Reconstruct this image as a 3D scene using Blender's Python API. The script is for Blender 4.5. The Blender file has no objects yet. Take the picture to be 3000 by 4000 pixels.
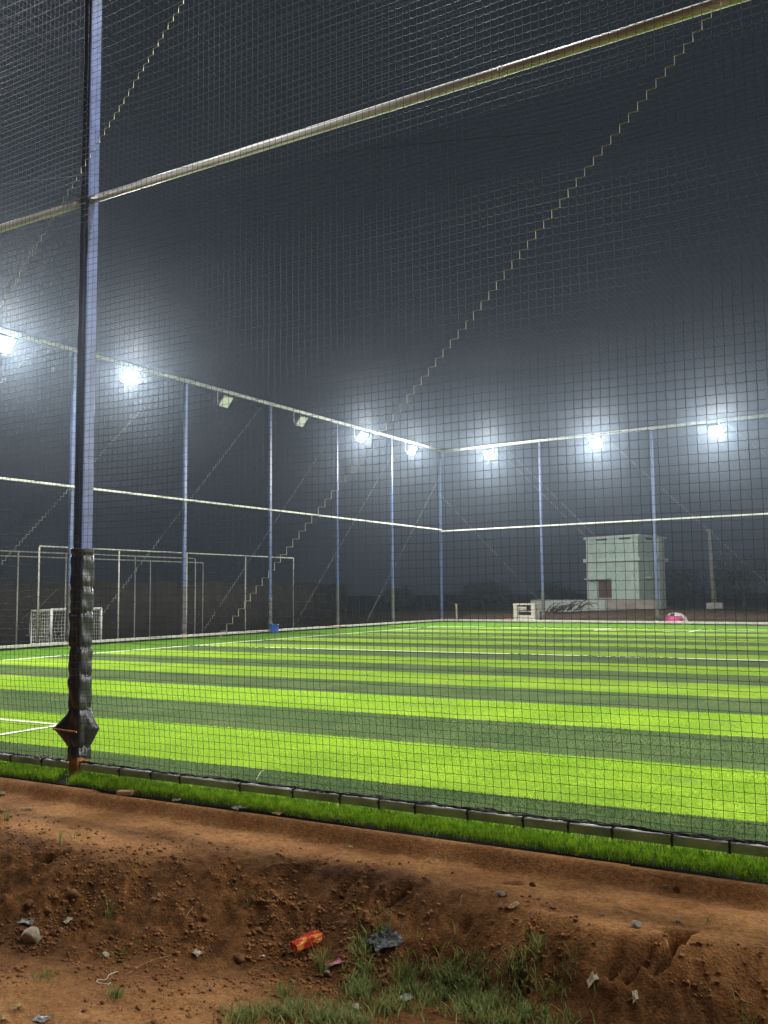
import bpy, math, random
import numpy as np
random.seed(7); RNG = np.random.default_rng(7)
S = bpy.context.scene
COL = S.collection
R = math.radians

# ------------------------------------------------------------------ camera
FPX, YAW, PITCH, ROLL, CH = 3646.8, 0.5185, 0.0871, -0.0086, 1.3664
cy, sy, cp, sp = math.cos(YAW), math.sin(YAW), math.cos(PITCH), math.sin(PITCH)
F = np.array([-sy*cp, cy*cp, sp]); r0 = np.array([cy, sy, 0.0]); u0 = np.cross(r0, F)
RT = math.cos(ROLL)*r0 + math.sin(ROLL)*u0
UP = -math.sin(ROLL)*r0 + math.cos(ROLL)*u0
from mathutils import Matrix, Vector
cam = bpy.data.cameras.new('camera'); camo = bpy.data.objects.new('camera', cam); COL.objects.link(camo)
cam.sensor_fit = 'HORIZONTAL'; cam.sensor_width = 36; cam.lens = 36*FPX/3000
cam.clip_start = 0.05; cam.clip_end = 2000
m = Matrix(((RT[0], UP[0], -F[0], 0), (RT[1], UP[1], -F[1], 0), (RT[2], UP[2], -F[2], CH), (0, 0, 0, 1)))
camo.matrix_world = m
S.camera = camo

# ------------------------------------------------------------------ world, exposure
w = bpy.data.worlds.new('World'); S.world = w; w.use_nodes = True
nt = w.node_tree; bg = nt.nodes['Background']
sky = nt.nodes.new('ShaderNodeTexSky'); sky.sky_type = 'NISHITA'; sky.sun_disc = False
sky.sun_elevation = R(-4); sky.sun_rotation = R(200); sky.altitude = 0
hs = nt.nodes.new('ShaderNodeHueSaturation'); hs.inputs['Saturation'].default_value = 0.35
nt.links.new(sky.outputs[0], hs.inputs['Color'])
amb = nt.nodes.new('ShaderNodeMixRGB'); amb.blend_type = 'ADD'; amb.inputs[0].default_value = 1
amb.inputs[2].default_value = (0.20, 0.26, 0.34, 1)          # city light on the night air
nt.links.new(hs.outputs[0], amb.inputs[1]); nt.links.new(amb.outputs[0], bg.inputs[0])
bg.inputs[1].default_value = 0.08
S.view_settings.view_transform = 'Standard'; S.view_settings.look = 'None'
S.view_settings.exposure = 0.0; S.view_settings.gamma = 1.0
S.cycles.use_denoising = True
S.cycles.max_bounces = 6; S.cycles.diffuse_bounces = 2; S.cycles.glossy_bounces = 2
S.cycles.transparent_max_bounces = 16; S.cycles.volume_bounces = 0
S.cycles.sample_clamp_indirect = 3.0
S.cycles.caustics_reflective = False; S.cycles.caustics_refractive = False
LAMP = 1750.0                                                # emission of each floodlight lens
HAZE = 0.0015

# ------------------------------------------------------------------ the measured site (metres)
L, B, TB, TL, N, TN = 19.90, 40.373, -0.0997, 0.0202, 4.9725, -0.0131
HM, HT = 4.40, 8.25
def near_pt(x, z=0.0, off=0.0): return np.array([x, N + TN*x + off, z])
def left_pt(y, z=0.0, off=0.0): return np.array([-L + TL*(y-B) + off, y, z])
def back_pt(x, z=0.0, off=0.0): return np.array([x, B + TB*(x+L) + off, z])
CC = np.array([0, 0, CH])
def ray(px, py): return RT*(px-1500)/FPX - UP*(py-2000)/FPX + F
def hit(px, py, p0, n):
    q = ray(px, py); n = np.array(n, float); return CC + q*((np.array(p0)-CC).dot(n)/q.dot(n))
def on_left(px, py, off=0.0): return hit(px, py, left_pt(B, 0, -off), (1, -TL, 0))
def on_back(px, py, off=0.0): return hit(px, py, back_pt(-L, 0, off), (-TB, 1, 0))
def on_near(px, py, off=0.0): return hit(px, py, near_pt(0, 0, off), (-TN, 1, 0))
def on_z(px, py, z=0.0): return hit(px, py, (0, 0, z), (0, 0, 1))

# ------------------------------------------------------------------ numpy noise
def _hash(ix, iy, seed):
    h = (ix.astype(np.int64)*374761393 + iy.astype(np.int64)*668265263 + seed*1442695041) & 0xffffffff
    h = ((h ^ (h >> 13))*1274126177) & 0xffffffff
    return ((h ^ (h >> 16)) & 0xffff)/65535.0
def vnoise(x, y, s=0):
    x = np.asarray(x, float); y = np.asarray(y, float)
    ix = np.floor(x); iy = np.floor(y); fx = x-ix; fy = y-iy
    fx = fx*fx*(3-2*fx); fy = fy*fy*(3-2*fy)
    a = _hash(ix, iy, s); b = _hash(ix+1, iy, s); c = _hash(ix, iy+1, s); d = _hash(ix+1, iy+1, s)
    return (a*(1-fx)+b*fx)*(1-fy)+(c*(1-fx)+d*fx)*fy
def fbm(x, y, o=4, s=0):
    v = 0; a = .5
    for k in range(o):
        v = v + a*(vnoise(x, y, s+k*17)-.5); x = np.asarray(x)*2.03+3.1; y = np.asarray(y)*2.03+1.7; a *= .5
    return v
def sstep(a, b, x):
    t = np.clip((x-a)/(b-a), 0, 1); return t*t*(3-2*t)

# ------------------------------------------------------------------ mesh helpers
def raw_mesh(name, verts, faces, mat=None, parent=None, smooth=False, colors=None):
    me = bpy.data.meshes.new(name)
    verts = np.asarray(verts, np.float32)
    if isinstance(faces, np.ndarray):
        n, k = faces.shape
        me.vertices.add(len(verts)); me.vertices.foreach_set('co', verts.ravel())
        me.loops.add(n*k); me.loops.foreach_set('vertex_index', faces.astype(np.int32).ravel())
        me.polygons.add(n); me.polygons.foreach_set('loop_start', np.arange(0, n*k, k, dtype=np.int32))
        me.polygons.foreach_set('loop_total', np.full(n, k, np.int32))
    else:
        me.from_pydata([tuple(v) for v in verts], [], faces)
    me.update(calc_edges=True); me.validate()
    if mat:
        for q in (mat if isinstance(mat, list) else [mat]): me.materials.append(q)
    if smooth: me.polygons.foreach_set('use_smooth', np.ones(len(me.polygons), bool))
    o = bpy.data.objects.new(name, me); COL.objects.link(o)
    if parent is not None:
        o.parent = parent; o.matrix_parent_inverse = Matrix.Translation(-Vector(parent.location)) if parent.rotation_euler[2] == 0 else parent.matrix_basis.inverted()
    return o
class MB:
    def __init__(s): s.v = []; s.f = []; s.n = 0
    def add(s, v, f):
        s.v.extend([tuple(map(float, q)) for q in v]); s.f.extend([tuple(i+s.n for i in q) for q in f]); s.n = len(s.v); return s
    def box(s, c, size, rz=0, ax=None, bev=0.0):
        hx, hy, hz = [q/2 for q in size]
        if ax is None:
            ex = np.array([math.cos(rz), math.sin(rz), 0]); ey = np.array([-math.sin(rz), math.cos(rz), 0]); ez = np.array([0, 0, 1.])
        else: ex, ey, ez = ax
        c = np.array(c, float)
        if bev <= 0:
            P = [c+ex*a*hx+ey*b*hy+ez*d*hz for d in (-1, 1) for a, b in ((-1, -1), (1, -1), (1, 1), (-1, 1))]
            return s.add(P, [(3, 2, 1, 0), (4, 5, 6, 7), (0, 1, 5, 4), (1, 2, 6, 5), (2, 3, 7, 6), (3, 0, 4, 7)])
        P = []                                  # bevelled: octagonal rings
        for zz, ins in ((-hz, bev), (-hz+bev, 0), (hz-bev, 0), (hz, bev)):
            X, Y = hx-ins, hy-ins
            for a, b in ((-X+bev, -Y), (X-bev, -Y), (X, -Y+bev), (X, Y-bev), (X-bev, Y), (-X+bev, Y), (-X, Y-bev), (-X, -Y+bev)):
                P.append(c+ex*a+ey*b+ez*zz)
        fs = [tuple(range(7, -1, -1)), tuple(range(24, 32))]
        for k in range(3):
            for i in range(8): fs.append((k*8+i, k*8+(i+1) % 8, k*8+8+(i+1) % 8, k*8+8+i))
        return s.add(P, fs)
    def beam(s, a, b, wd, ht, up=(0, 0, 1), bev=0.0):
        a = np.array(a, float); b = np.array(b, float); ex = b-a; ln = np.linalg.norm(ex); ex /= ln
        up = np.array(up, float); ey = np.cross(up, ex); ey /= np.linalg.norm(ey); ez = np.cross(ex, ey)
        return s.box((a+b)/2, (ln, wd, ht), ax=(ex, ey, ez), bev=bev)
    def tube(s, pts, r, n=8, cap=True):
        pts = [np.array(p, float) for p in pts]; rs = r if hasattr(r, '__len__') else [r]*len(pts)
        V = []; prev = None
        for i, p in enumerate(pts):
            t = pts[min(i+1, len(pts)-1)]-pts[max(i-1, 0)]; t /= np.linalg.norm(t)+1e-12
            if prev is None:
                a = np.array([0, 0, 1.]) if abs(t[2]) < .9 else np.array([1., 0, 0]); e = np.cross(t, a)
            else: e = prev-t*prev.dot(t)
            e /= np.linalg.norm(e)+1e-12; prev = e; g = np.cross(t, e)
            for k in range(n):
                q = 2*math.pi*k/n; V.append(p+(e*math.cos(q)+g*math.sin(q))*rs[i])
        fs = [(i*n+k, i*n+(k+1) % n, (i+1)*n+(k+1) % n, (i+1)*n+k) for i in range(len(pts)-1) for k in range(n)]
        if cap: fs += [tuple(range(n-1, -1, -1)), tuple(range((len(pts)-1)*n, len(pts)*n))]
        return s.add(V, fs)
    def build(s, name, mat=None, parent=None, smooth=False): return raw_mesh(name, s.v, s.f, mat, parent, smooth)
def tag(o, label=None, cat=None, group=None, kind=None):
    if label: o['label'] = label
    if cat: o['category'] = cat
    if group: o['group'] = group
    if kind: o['kind'] = kind
    return o
def empty(name, loc, label=None, cat=None, group=None, rz=0):
    o = bpy.data.objects.new(name, None); COL.objects.link(o); o.location = tuple(map(float, loc)); o.rotation_euler = (0, 0, rz)
    o.empty_display_size = .1
    return tag(o, label, cat, group)
def threads(lines, r):
    """lines: list of (n,3) arrays of equal length -> three-sided strands in one vertex/face array"""
    A = np.array(lines); n_l, n_p, _ = A.shape
    T = np.gradient(A, axis=1); T /= np.linalg.norm(T, axis=2, keepdims=True)+1e-9
    ref = np.zeros_like(T); ref[..., 2] = 1; vert = np.abs(T[..., 2]) > .8; ref[vert] = (0.3, 1, 0)
    e = np.cross(T, ref); e /= np.linalg.norm(e, axis=2, keepdims=True)+1e-9; g = np.cross(T, e)
    V = np.stack([A+r*(e*math.cos(a)+g*math.sin(a)) for a in (0.5, 2.594, 4.689)], axis=2)
    idx = np.arange(n_l*n_p*3).reshape(n_l, n_p, 3); fs = []
    for k in range(3):
        k2 = (k+1) % 3
        fs.append(np.stack([idx[:, :-1, k], idx[:, :-1, k2], idx[:, 1:, k2], idx[:, 1:, k]], -1).reshape(-1, 4))
    return V.reshape(-1, 3), np.concatenate(fs)
def join_arrays(parts):
    vs = []; fs = []; n = 0
    for v, f in parts: vs.append(v); fs.append(f+n); n += len(v)
    return np.concatenate(vs), np.concatenate(fs)

# ------------------------------------------------------------------ materials
def mat(name, col, rough=.6, metal=0.0, var=0.0, scale=8.0, col2=None, bump=0.0, bscale=40.0, spec=.5, detail=4):
    M = bpy.data.materials.new(name); M.use_nodes = True; t = M.node_tree; b = t.nodes['Principled BSDF']
    b.inputs['Roughness'].default_value = rough; b.inputs['Metallic'].default_value = metal
    b.inputs['Specular IOR Level'].default_value = spec
    b.inputs['Base Color'].default_value = (*col, 1)
    tc = t.nodes.new('ShaderNodeTexCoord')
    if var > 0 or col2:
        n = t.nodes.new('ShaderNodeTexNoise'); n.inputs['Scale'].default_value = scale; n.inputs['Detail'].default_value = detail
        t.links.new(tc.outputs['Object'], n.inputs['Vector'])
        rp = t.nodes.new('ShaderNodeValToRGB'); rp.color_ramp.elements[0].position = .33; rp.color_ramp.elements[1].position = .67
        c2 = col2 or tuple(min(1, c*(1+var)) for c in col); c1 = col if col2 else tuple(c*(1-var) for c in col)
        rp.color_ramp.elements[0].color = (*c1, 1); rp.color_ramp.elements[1].color = (*c2, 1)
        t.links.new(n.outputs['Fac'], rp.inputs[0]); t.links.new(rp.outputs[0], b.inputs['Base Color'])
    if bump > 0:
        n2 = t.nodes.new('ShaderNodeTexNoise'); n2.inputs['Scale'].default_value = bscale; n2.inputs['Detail'].default_value = 5
        t.links.new(tc.outputs['Object'], n2.inputs['Vector'])
        bp = t.nodes.new('ShaderNodeBump'); bp.inputs['Strength'].default_value = bump; bp.inputs['Distance'].default_value = .01
        t.links.new(n2.outputs['Fac'], bp.inputs['Height']); t.links.new(bp.outputs[0], b.inputs['Normal'])
    return M
M_net = mat('black_netting', (.024, .024, .023), .6, spec=.2)
M_seam = mat('seam_cord', (.78, .80, .68), .5)
M_blue = mat('blue_paint', (.075, .105, .22), .36, var=.25, scale=6, bump=.15, bscale=30)
M_galv = mat('galvanised_steel', (.52, .52, .47), .45, .35, var=.18, scale=5, bump=.1, bscale=60)
M_kerb = mat('weathered_rail', (.58, .58, .52), .6, 0, var=.3, scale=7, bump=.3, bscale=80)
M_rail = mat('pale_round_rail', (.62, .61, .55), .42, .0, var=.14, scale=5, bump=.1, bscale=60)
M_pipe = mat('pale_painted_pipe', (.66, .65, .56), .5, 0, var=.2, scale=4)
M_rust = mat('rust_primer', (.36, .15, .05), .7, 0, col2=(.62, .32, .09), scale=18, bump=.3)
M_vinyl = mat('black_vinyl_padding', (.026, .026, .027), .33, 0, var=.35, scale=9, bump=.5, bscale=14, spec=.6)
M_cushion = mat('weathered_padding', (.07, .07, .07), .6, 0, var=.4, scale=9, bump=.5, bscale=25)
M_tie = mat('black_cable_tie', (.015, .015, .015), .5)
M_head = mat('lamp_housing', (.30, .31, .30), .45, .4)
M_white = mat('white_paint', (.75, .75, .70), .5, var=.08)
M_concrete = mat('grey_concrete', (.30, .29, .26), .85, var=.25, scale=5, bump=.4)
def emis(name, col, st):
    M = bpy.data.materials.new(name); M.use_nodes = True; t = M.node_tree; t.nodes.remove(t.nodes['Principled BSDF'])
    e = t.nodes.new('ShaderNodeEmission'); e.inputs[0].default_value = (*col, 1); e.inputs[1].default_value = st
    t.links.new(e.outputs[0], t.nodes['Material Output'].inputs[0]); return M
M_lit = emis('lit_lamp_lens', (1, .985, .95), LAMP); M_lit.cycles.emission_sampling = 'FRONT'
M_unlit = mat('unlit_lamp_glass', (.62, .66, .60), .15)

def M_turf():
    M = bpy.data.materials.new('striped_turf'); M.use_nodes = True; t = M.node_tree; b = t.nodes['Principled BSDF']
    nd = t.nodes.new; ln = t.links.new
    g = nd('ShaderNodeNewGeometry'); sx = nd('ShaderNodeSeparateXYZ')
    def math_(op, a, b_=None, c=None):
        n = nd('ShaderNodeMath'); n.operation = op
        for i, v in enumerate((a, b_, c)):
            if v is None: continue
            if isinstance(v, (int, float)): n.inputs[i].default_value = v
            else: ln(v, n.inputs[i])
        return n.outputs[0]
    # ragged edge of each roll
    wn = nd('ShaderNodeTexNoise'); wn.inputs['Scale'].default_value = 60; ln(g.outputs['Position'], wn.inputs['Vector'])
    ln(g.outputs['Position'], sx.inputs[0])
    yy = math_('ADD', sx.outputs[1], math_('MULTIPLY', math_('SUBTRACT', wn.outputs['Fac'], .5), .06))
    lw = nd('ShaderNodeTexNoise'); lw.inputs['Scale'].default_value = .5; ln(g.outputs['Position'], lw.inputs['Vector'])
    yy = math_('ADD', yy, math_('MULTIPLY', math_('SUBTRACT', lw.outputs['Fac'], .5), .16))
    k = math_('DIVIDE', math_('SUBTRACT', yy, 6.005), 1.6876)     # k in [0,1): bright
    bright = math_('LESS_THAN', math_('MODULO', math_('ADD', k, 40), 2.0), 1.0)
    # roll beyond the back line and beside the left line is plain green
    inner = math_('MULTIPLY', math_('GREATER_THAN', sx.outputs[0], -17.3), math_('LESS_THAN', sx.outputs[1], 34.6))
    fine = nd('ShaderNodeTexNoise'); fine.inputs['Scale'].default_value = 95; fine.inputs['Detail'].default_value = 3; fine.inputs['Roughness'].default_value = .7
    ln(g.outputs['Position'], fine.inputs['Vector'])
    big = nd('ShaderNodeTexNoise'); big.inputs['Scale'].default_value = 1.3; big.inputs['Detail'].default_value = 5; ln(g.outputs['Position'], big.inputs['Vector'])
    def ramp(fac, c1, c2, a=.3, z=.7):
        r = nd('ShaderNodeValToRGB'); r.color_ramp.elements[0].position = a; r.color_ramp.elements[1].position = z
        r.color_ramp.elements[0].color = (*c1, 1); r.color_ramp.elements[1].color = (*c2, 1); ln(fac, r.inputs[0]); return r.outputs[0]
    cb = ramp(fine.outputs['Fac'], (.115, .22, .014), (.31, .49, .042), .32, .68)
    cd = ramp(fine.outputs['Fac'], (.028, .055, .018), (.135, .200, .075), .32, .70)
    ce = ramp(fine.outputs['Fac'], (.05, .12, .012), (.12, .26, .03))
    m1 = nd('ShaderNodeMixRGB'); ln(bright, m1.inputs[0]); ln(cd, m1.inputs[1]); ln(cb, m1.inputs[2])
    m2 = nd('ShaderNodeMixRGB'); ln(inner, m2.inputs[0]); ln(ce, m2.inputs[1]); ln(m1.outputs[0], m2.inputs[2])
    # sand infill and wear
    mg = nd('ShaderNodeTexNoise'); mg.inputs['Scale'].default_value = 22; mg.inputs['Detail'].default_value = 6; mg.inputs['Roughness'].default_value = .75; ln(g.outputs['Position'], mg.inputs['Vector'])
    m4 = nd('ShaderNodeMixRGB'); m4.blend_type = 'MULTIPLY'; m4.inputs[0].default_value = 1; ln(m2.outputs[0], m4.inputs[1]); ln(ramp(mg.outputs['Fac'], (.62, .66, .60), (1.30, 1.26, 1.3), .36, .64), m4.inputs[2]); m2 = m4
    m3 = nd('ShaderNodeMixRGB'); m3.blend_type = 'MULTIPLY'; m3.inputs[0].default_value = 1
    ln(m2.outputs[0], m3.inputs[1]); ln(ramp(big.outputs['Fac'], (.74, .78, .74), (1.12, 1.06, 1.0), .36, .64), m3.inputs[2])
    sc_ = nd('ShaderNodeTexNoise'); sc_.inputs['Scale'].default_value = .8; sc_.inputs['Detail'].default_value = 8; sc_.inputs['Roughness'].default_value = .7; ln(g.outputs['Position'], sc_.inputs['Vector'])
    m6 = nd('ShaderNodeMixRGB'); ln(math_('MULTIPLY', math_('GREATER_THAN', sc_.outputs['Fac'], .60), .30), m6.inputs[0]); ln(m3.outputs[0], m6.inputs[1]); m6.inputs[2].default_value = (.17, .19, .08, 1); m3 = m6
    ln(m3.outputs[0], b.inputs['Base Color']); b.inputs['Roughness'].default_value = 1; b.inputs['Specular IOR Level'].default_value = .03
    bp = nd('ShaderNodeBump'); bp.inputs['Strength'].default_value = .7; bp.inputs['Distance'].default_value = .02
    ln(fine.outputs['Fac'], bp.inputs['Height']); ln(bp.outputs[0], b.inputs['Normal'])
    return M
def M_dirt():
    M = bpy.data.materials.new('red_soil'); M.use_nodes = True; t = M.node_tree; b = t.nodes['Principled BSDF']
    nd = t.nodes.new; ln = t.links.new; g = nd('ShaderNodeNewGeometry')
    def noise(sc, d=5, ro=.6):
        n = nd('ShaderNodeTexNoise'); n.inputs['Scale'].default_value = sc; n.inputs['Detail'].default_value = d; n.inputs['Roughness'].default_value = ro
        ln(g.outputs['Position'], n.inputs['Vector']); return n.outputs['Fac']
    def ramp(fac, c1, c2, a, z):
        r = nd('ShaderNodeValToRGB'); r.color_ramp.elements[0].position = a; r.color_ramp.elements[1].position = z
        r.color_ramp.elements[0].color = (*c1, 1); r.color_ramp.elements[1].color = (*c2, 1); ln(fac, r.inputs[0]); return r.outputs[0]
    c = ramp(noise(2.2), (.42, .195, .072), (.68, .345, .135), .35, .65)
    dg = nd('ShaderNodeAttribute'); dg.attribute_name = 'dug_shade'; md_ = nd('ShaderNodeMixRGB'); ln(dg.outputs['Fac'], md_.inputs[0]); ln(c, md_.inputs[1]); ln(ramp(noise(9), (.145, .064, .023), (.29, .132, .046), .35, .65), md_.inputs[2]); c = md_.outputs[0]  # darker dug-soil colour, with the shade of the bank face painted in
    m1 = nd('ShaderNodeMixRGB'); m1.blend_type = 'MULTIPLY'; m1.inputs[0].default_value = 1
    ln(c, m1.inputs[1]); ln(ramp(noise(38, 6, .7), (.55, .52, .5), (1.25, 1.25, 1.25), .3, .7), m1.inputs[2])
    v = nd('ShaderNodeTexVoronoi'); v.inputs['Scale'].default_value = 75; ln(g.outputs['Position'], v.inputs['Vector'])
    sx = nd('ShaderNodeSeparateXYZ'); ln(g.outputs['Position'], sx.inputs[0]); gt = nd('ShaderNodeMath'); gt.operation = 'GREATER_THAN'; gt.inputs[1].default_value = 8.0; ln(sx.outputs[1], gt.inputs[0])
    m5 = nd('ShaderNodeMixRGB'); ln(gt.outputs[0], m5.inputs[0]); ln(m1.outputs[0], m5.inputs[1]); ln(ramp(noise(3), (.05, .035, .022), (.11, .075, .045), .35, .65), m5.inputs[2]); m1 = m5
    ln(m1.outputs[0], b.inputs['Base Color']); b.inputs['Roughness'].default_value = .95; b.inputs['Specular IOR Level'].default_value = .15
    ad = nd('ShaderNodeMath'); ad.operation = 'SUBTRACT'; ln(noise(60, 6, .75), ad.inputs[0])
    mu = nd('ShaderNodeMath'); mu.operation = 'MULTIPLY'; mu.inputs[1].default_value = .35; ln(v.outputs['Distance'], mu.inputs[0]); ln(mu.outputs[0], ad.inputs[1])
    bp = nd('ShaderNodeBump'); bp.inputs['Strength'].default_value = .8; bp.inputs['Distance'].default_value = .02
    ln(ad.outputs[0], bp.inputs['Height']); ln(bp.outputs[0], b.inputs['Normal'])
    return M
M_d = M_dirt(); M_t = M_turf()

# ------------------------------------------------------------------ ground
PITS = []        # (x, y, rx, ry, angle, depth)
def height(x, y):
    x = np.asarray(x, float); y = np.asarray(y, float)
    edge = N + TN*x - 0.26
    crest = 4.20 + .06*(x+4) + .16*np.sin(x*1.9+.6) + .30*fbm(x*1.1, y*.3+9, 3, 3)
    foot = 3.38 + .27*(x+4) + .35*fbm(x*.9, 5+y*.2, 3, 5)
    foot = np.minimum(foot, crest-.35)
    t = sstep(0, 1, (crest-y)/(crest-foot))
    sd = sstep(edge+.02, edge-.06, y)                      # outside the pitch
    z = -.09*sd - .010*sstep(0, 1, (edge-y)/(.5)) - .35*t
    slope = 4*t*(1-t)
    rough = sd*(.35+.65*np.clip(slope*1.3, 0, 1)*sstep(9, 6, np.abs(x+3)))
    # tipped-soil spurs running down the face
    sp_ = np.abs(fbm((x+y*.45)*1.7, y*.35, 3, 11))*2
    z = z + sd*slope*(.13*(sp_-.25))
    z = z + rough*.075*fbm(x*4, y*4, 4, 21) + rough*.050*fbm(x*13, y*13, 4, 31)
    cl = vnoise(x*34, y*34, 41)*vnoise(x*11+5, y*11, 43)
    z = z + rough*.075*np.clip(cl-.30, 0, 1)*(.35+slope)
    z = z + rough*(.3+slope)*(.026*fbm(x*24, y*24, 3, 91))
    rd = 1-np.abs(fbm(x*5+y*3, y*7, 4, 47))*4
    z = z + rough*.016*np.clip(rd, -1, 1)*slope
    z = z + sd*.026*fbm(x*5, y*11, 4, 51)*(1-slope)
    for (px_, py_, rx, ry, an, dp) in PITS:
        dx = x-px_; dy = y-py_; ca, sa = math.cos(an), math.sin(an)
        a = (dx*ca+dy*sa)/rx; b_ = (-dx*sa+dy*ca)/ry
        wob = np.clip(1+3.4*fbm(x*17, y*17, 4, 77), .2, 5)
        q = a*a+b_*b_
        z = z - dp*np.exp(-np.minimum((q*wob)**2, 50))
    # bank behind the far fence
    far = y-(B+TB*(x+L))
    bank = sstep(.3, 4.5, far)*(.34+.35*fbm(x*.5, y*.4, 3, 61)+.12*sstep(-16, -12, x))*sstep(70, 52, y)
    z = z + np.where(far > 0, bank + .05*fbm(x*3, y*3, 3, 63), 0)
    lo = (-L+TL*(y-B))-x
    z = z - .5*sstep(.4, 1.6, lo)*sstep(44, 41, y)*sstep(4, 6, y)
    return z
def ground_hit(px, py):
    q = ray(px, py); t = np.arange(1.5, 9.5, .01); X = q[0]*t; Y = q[1]*t; Z = CH+q[2]*t; h = height(X, Y); k = int(np.argmax(Z < h))
    if k == 0: return on_z(px, py, 0)
    d0 = Z[k-1]-h[k-1]; d1 = h[k]-Z[k]; tt = t[k-1]+.01*d0/(d0+d1+1e-9); p = CC+q*tt
    return np.array([p[0], p[1], float(height(p[0], p[1]))])
for (px, py, rx, ry, an, dp) in [(185, 3345, .07, .035, .6, .12), (2600, 3690, .10, .03, .95, .13), (2490, 3735, .08, .025, .85, .10), (2680, 3660, .05, .025, .8, .08), (2410, 3770, .05, .025, .7, .08), (1600, 3850, .06, .02, .5, .05), (1690, 3690, .03, .02, .5, .06), (1992, 3450, .045, .025, .6, .08), (1545, 3508, .08, .014, 1.0, .05), (1820, 3600, .04, .02, .5, .05), (1750, 3755, .03, .02, .3, .05)]:
    p = ground_hit(px, py); PITS.append((p[0], p[1], rx, ry, an, dp))
def spaced(a, b, c, d, fine, far_n):
    mid = np.arange(b, c, fine); t = np.linspace(0, 1, far_n)[1:]
    return np.concatenate([(b-(b-a)*t**2.6)[::-1], mid, c+(d-c)*t**2.6])
gx = spaced(-500, -7.6, .8, 500, .0115, 70)
gy = spaced(-500, 2.0, 4.78, 600, .0115, 70)
gy = np.unique(np.concatenate([gy, np.arange(40, 56, .35)]))
GX, GY = np.meshgrid(gx, gy)
GZ = height(GX, GY)
inside = (GY > N+TN*GX-.20) & (GY < B+TB*(GX+L)+.05) & (GX > -L-.75) & (GX < 16.5)
GZ = np.where(inside, -.05, GZ)
nx, ny = len(gx), len(gy); idx = np.arange(nx*ny).reshape(ny, nx)
fa = np.stack([idx[:-1, :-1], idx[:-1, 1:], idx[1:, 1:], idx[1:, :-1]], -1).reshape(-1, 4)
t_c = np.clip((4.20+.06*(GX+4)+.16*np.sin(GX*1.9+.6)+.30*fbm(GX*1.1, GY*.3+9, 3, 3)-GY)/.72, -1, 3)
DUG_SHADE = np.clip(sstep(-.10, .25, t_c+.55*fbm(GX*2.3, GY*2.3, 4, 81))*(1-.75*sstep(1.0, 1.7, t_c+.6*fbm(GX*1.7, GY*1.7, 4, 83))), 0, 1)  # slope mask: dug soil plus painted shade where the face turns from the lamps
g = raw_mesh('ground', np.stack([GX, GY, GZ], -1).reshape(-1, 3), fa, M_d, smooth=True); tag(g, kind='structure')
at_ = g.data.attributes.new('dug_shade', 'FLOAT', 'POINT'); at_.data.foreach_set('value', DUG_SHADE.astype(np.float32).ravel())

# pitch: sheet with a little undulation
def sheet(name, poly, z, m_):
    o = raw_mesh(name, [(x, y, z) for x, y in poly], [tuple(range(len(poly)))], m_); tag(o, kind='structure'); return o
XR = 16.0
pitch_poly = [(-L+TL*(5-B)+.02, N+.25), (-L+.3, B-.05)]
p1 = left_pt(5.2, 0, .03); p2 = left_pt(B, 0, .03); p3 = back_pt(XR, 0, -.05)
sheet('turf_pitch', [(p1[0], near_pt(p1[0])[1]+.02), (XR, near_pt(XR)[1]+.02), (XR, p3[1]), (p2[0], B-.05)], 0.0, M_t)
M_line = mat('white_turf_line', (.72, .74, .60), .8, var=.18, scale=70)
def line_strip(name, pts, wd, z=.005):
    pts = [np.array(p[:2], float) for p in pts]; V = []
    for i, p in enumerate(pts):
        t = pts[min(i+1, len(pts)-1)]-pts[max(i-1, 0)]; t /= np.linalg.norm(t); n_ = np.array([-t[1], t[0]])
        j = .004*math.sin(i*7.3)
        V += [(*(p+n_*(wd/2+j)), z), (*(p-n_*(wd/2-j)), z)]
    o = raw_mesh(name, V, [(2*i, 2*i+1, 2*i+3, 2*i+2) for i in range(len(pts)-1)], M_line); tag(o, kind='structure')
def seg(a, b, n=40): return [np.array(a)*(1-t)+np.array(b)*t for t in np.linspace(0, 1, n)]
line_strip('side_line', seg((-17.22, 5.3), (-17.22, 34.55)), .12)
line_strip('back_line', seg((-17.2, 34.5), (12, 34.5)), .14)
line_strip('halfway_line', seg((-17.15, 19.52), (14, 19.52)), .14, .012)
line_strip('corner_box_line', seg((-17.15, 7.06), (-7.95, 7.06)), .07, .007)
line_strip('corner_box_line', seg((-7.98, 5.2), (-7.98, 7.02)), .07, .008)
line_strip('goal_box_line', seg((-10.06, 32.55), (-10.0, 34.4), 8), .08, .007)
line_strip('goal_box_line', seg((-10.06, 32.5), (-9.2, 32.7), 8), .08, .008)
line_strip('goal_box_arc', [(-7.6, 32.4), (-7.25, 31.98), (-6.9, 31.85), (-6.72, 32.1), (-6.72, 33), (-6.72, 34.4)], .08, .007)

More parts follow.
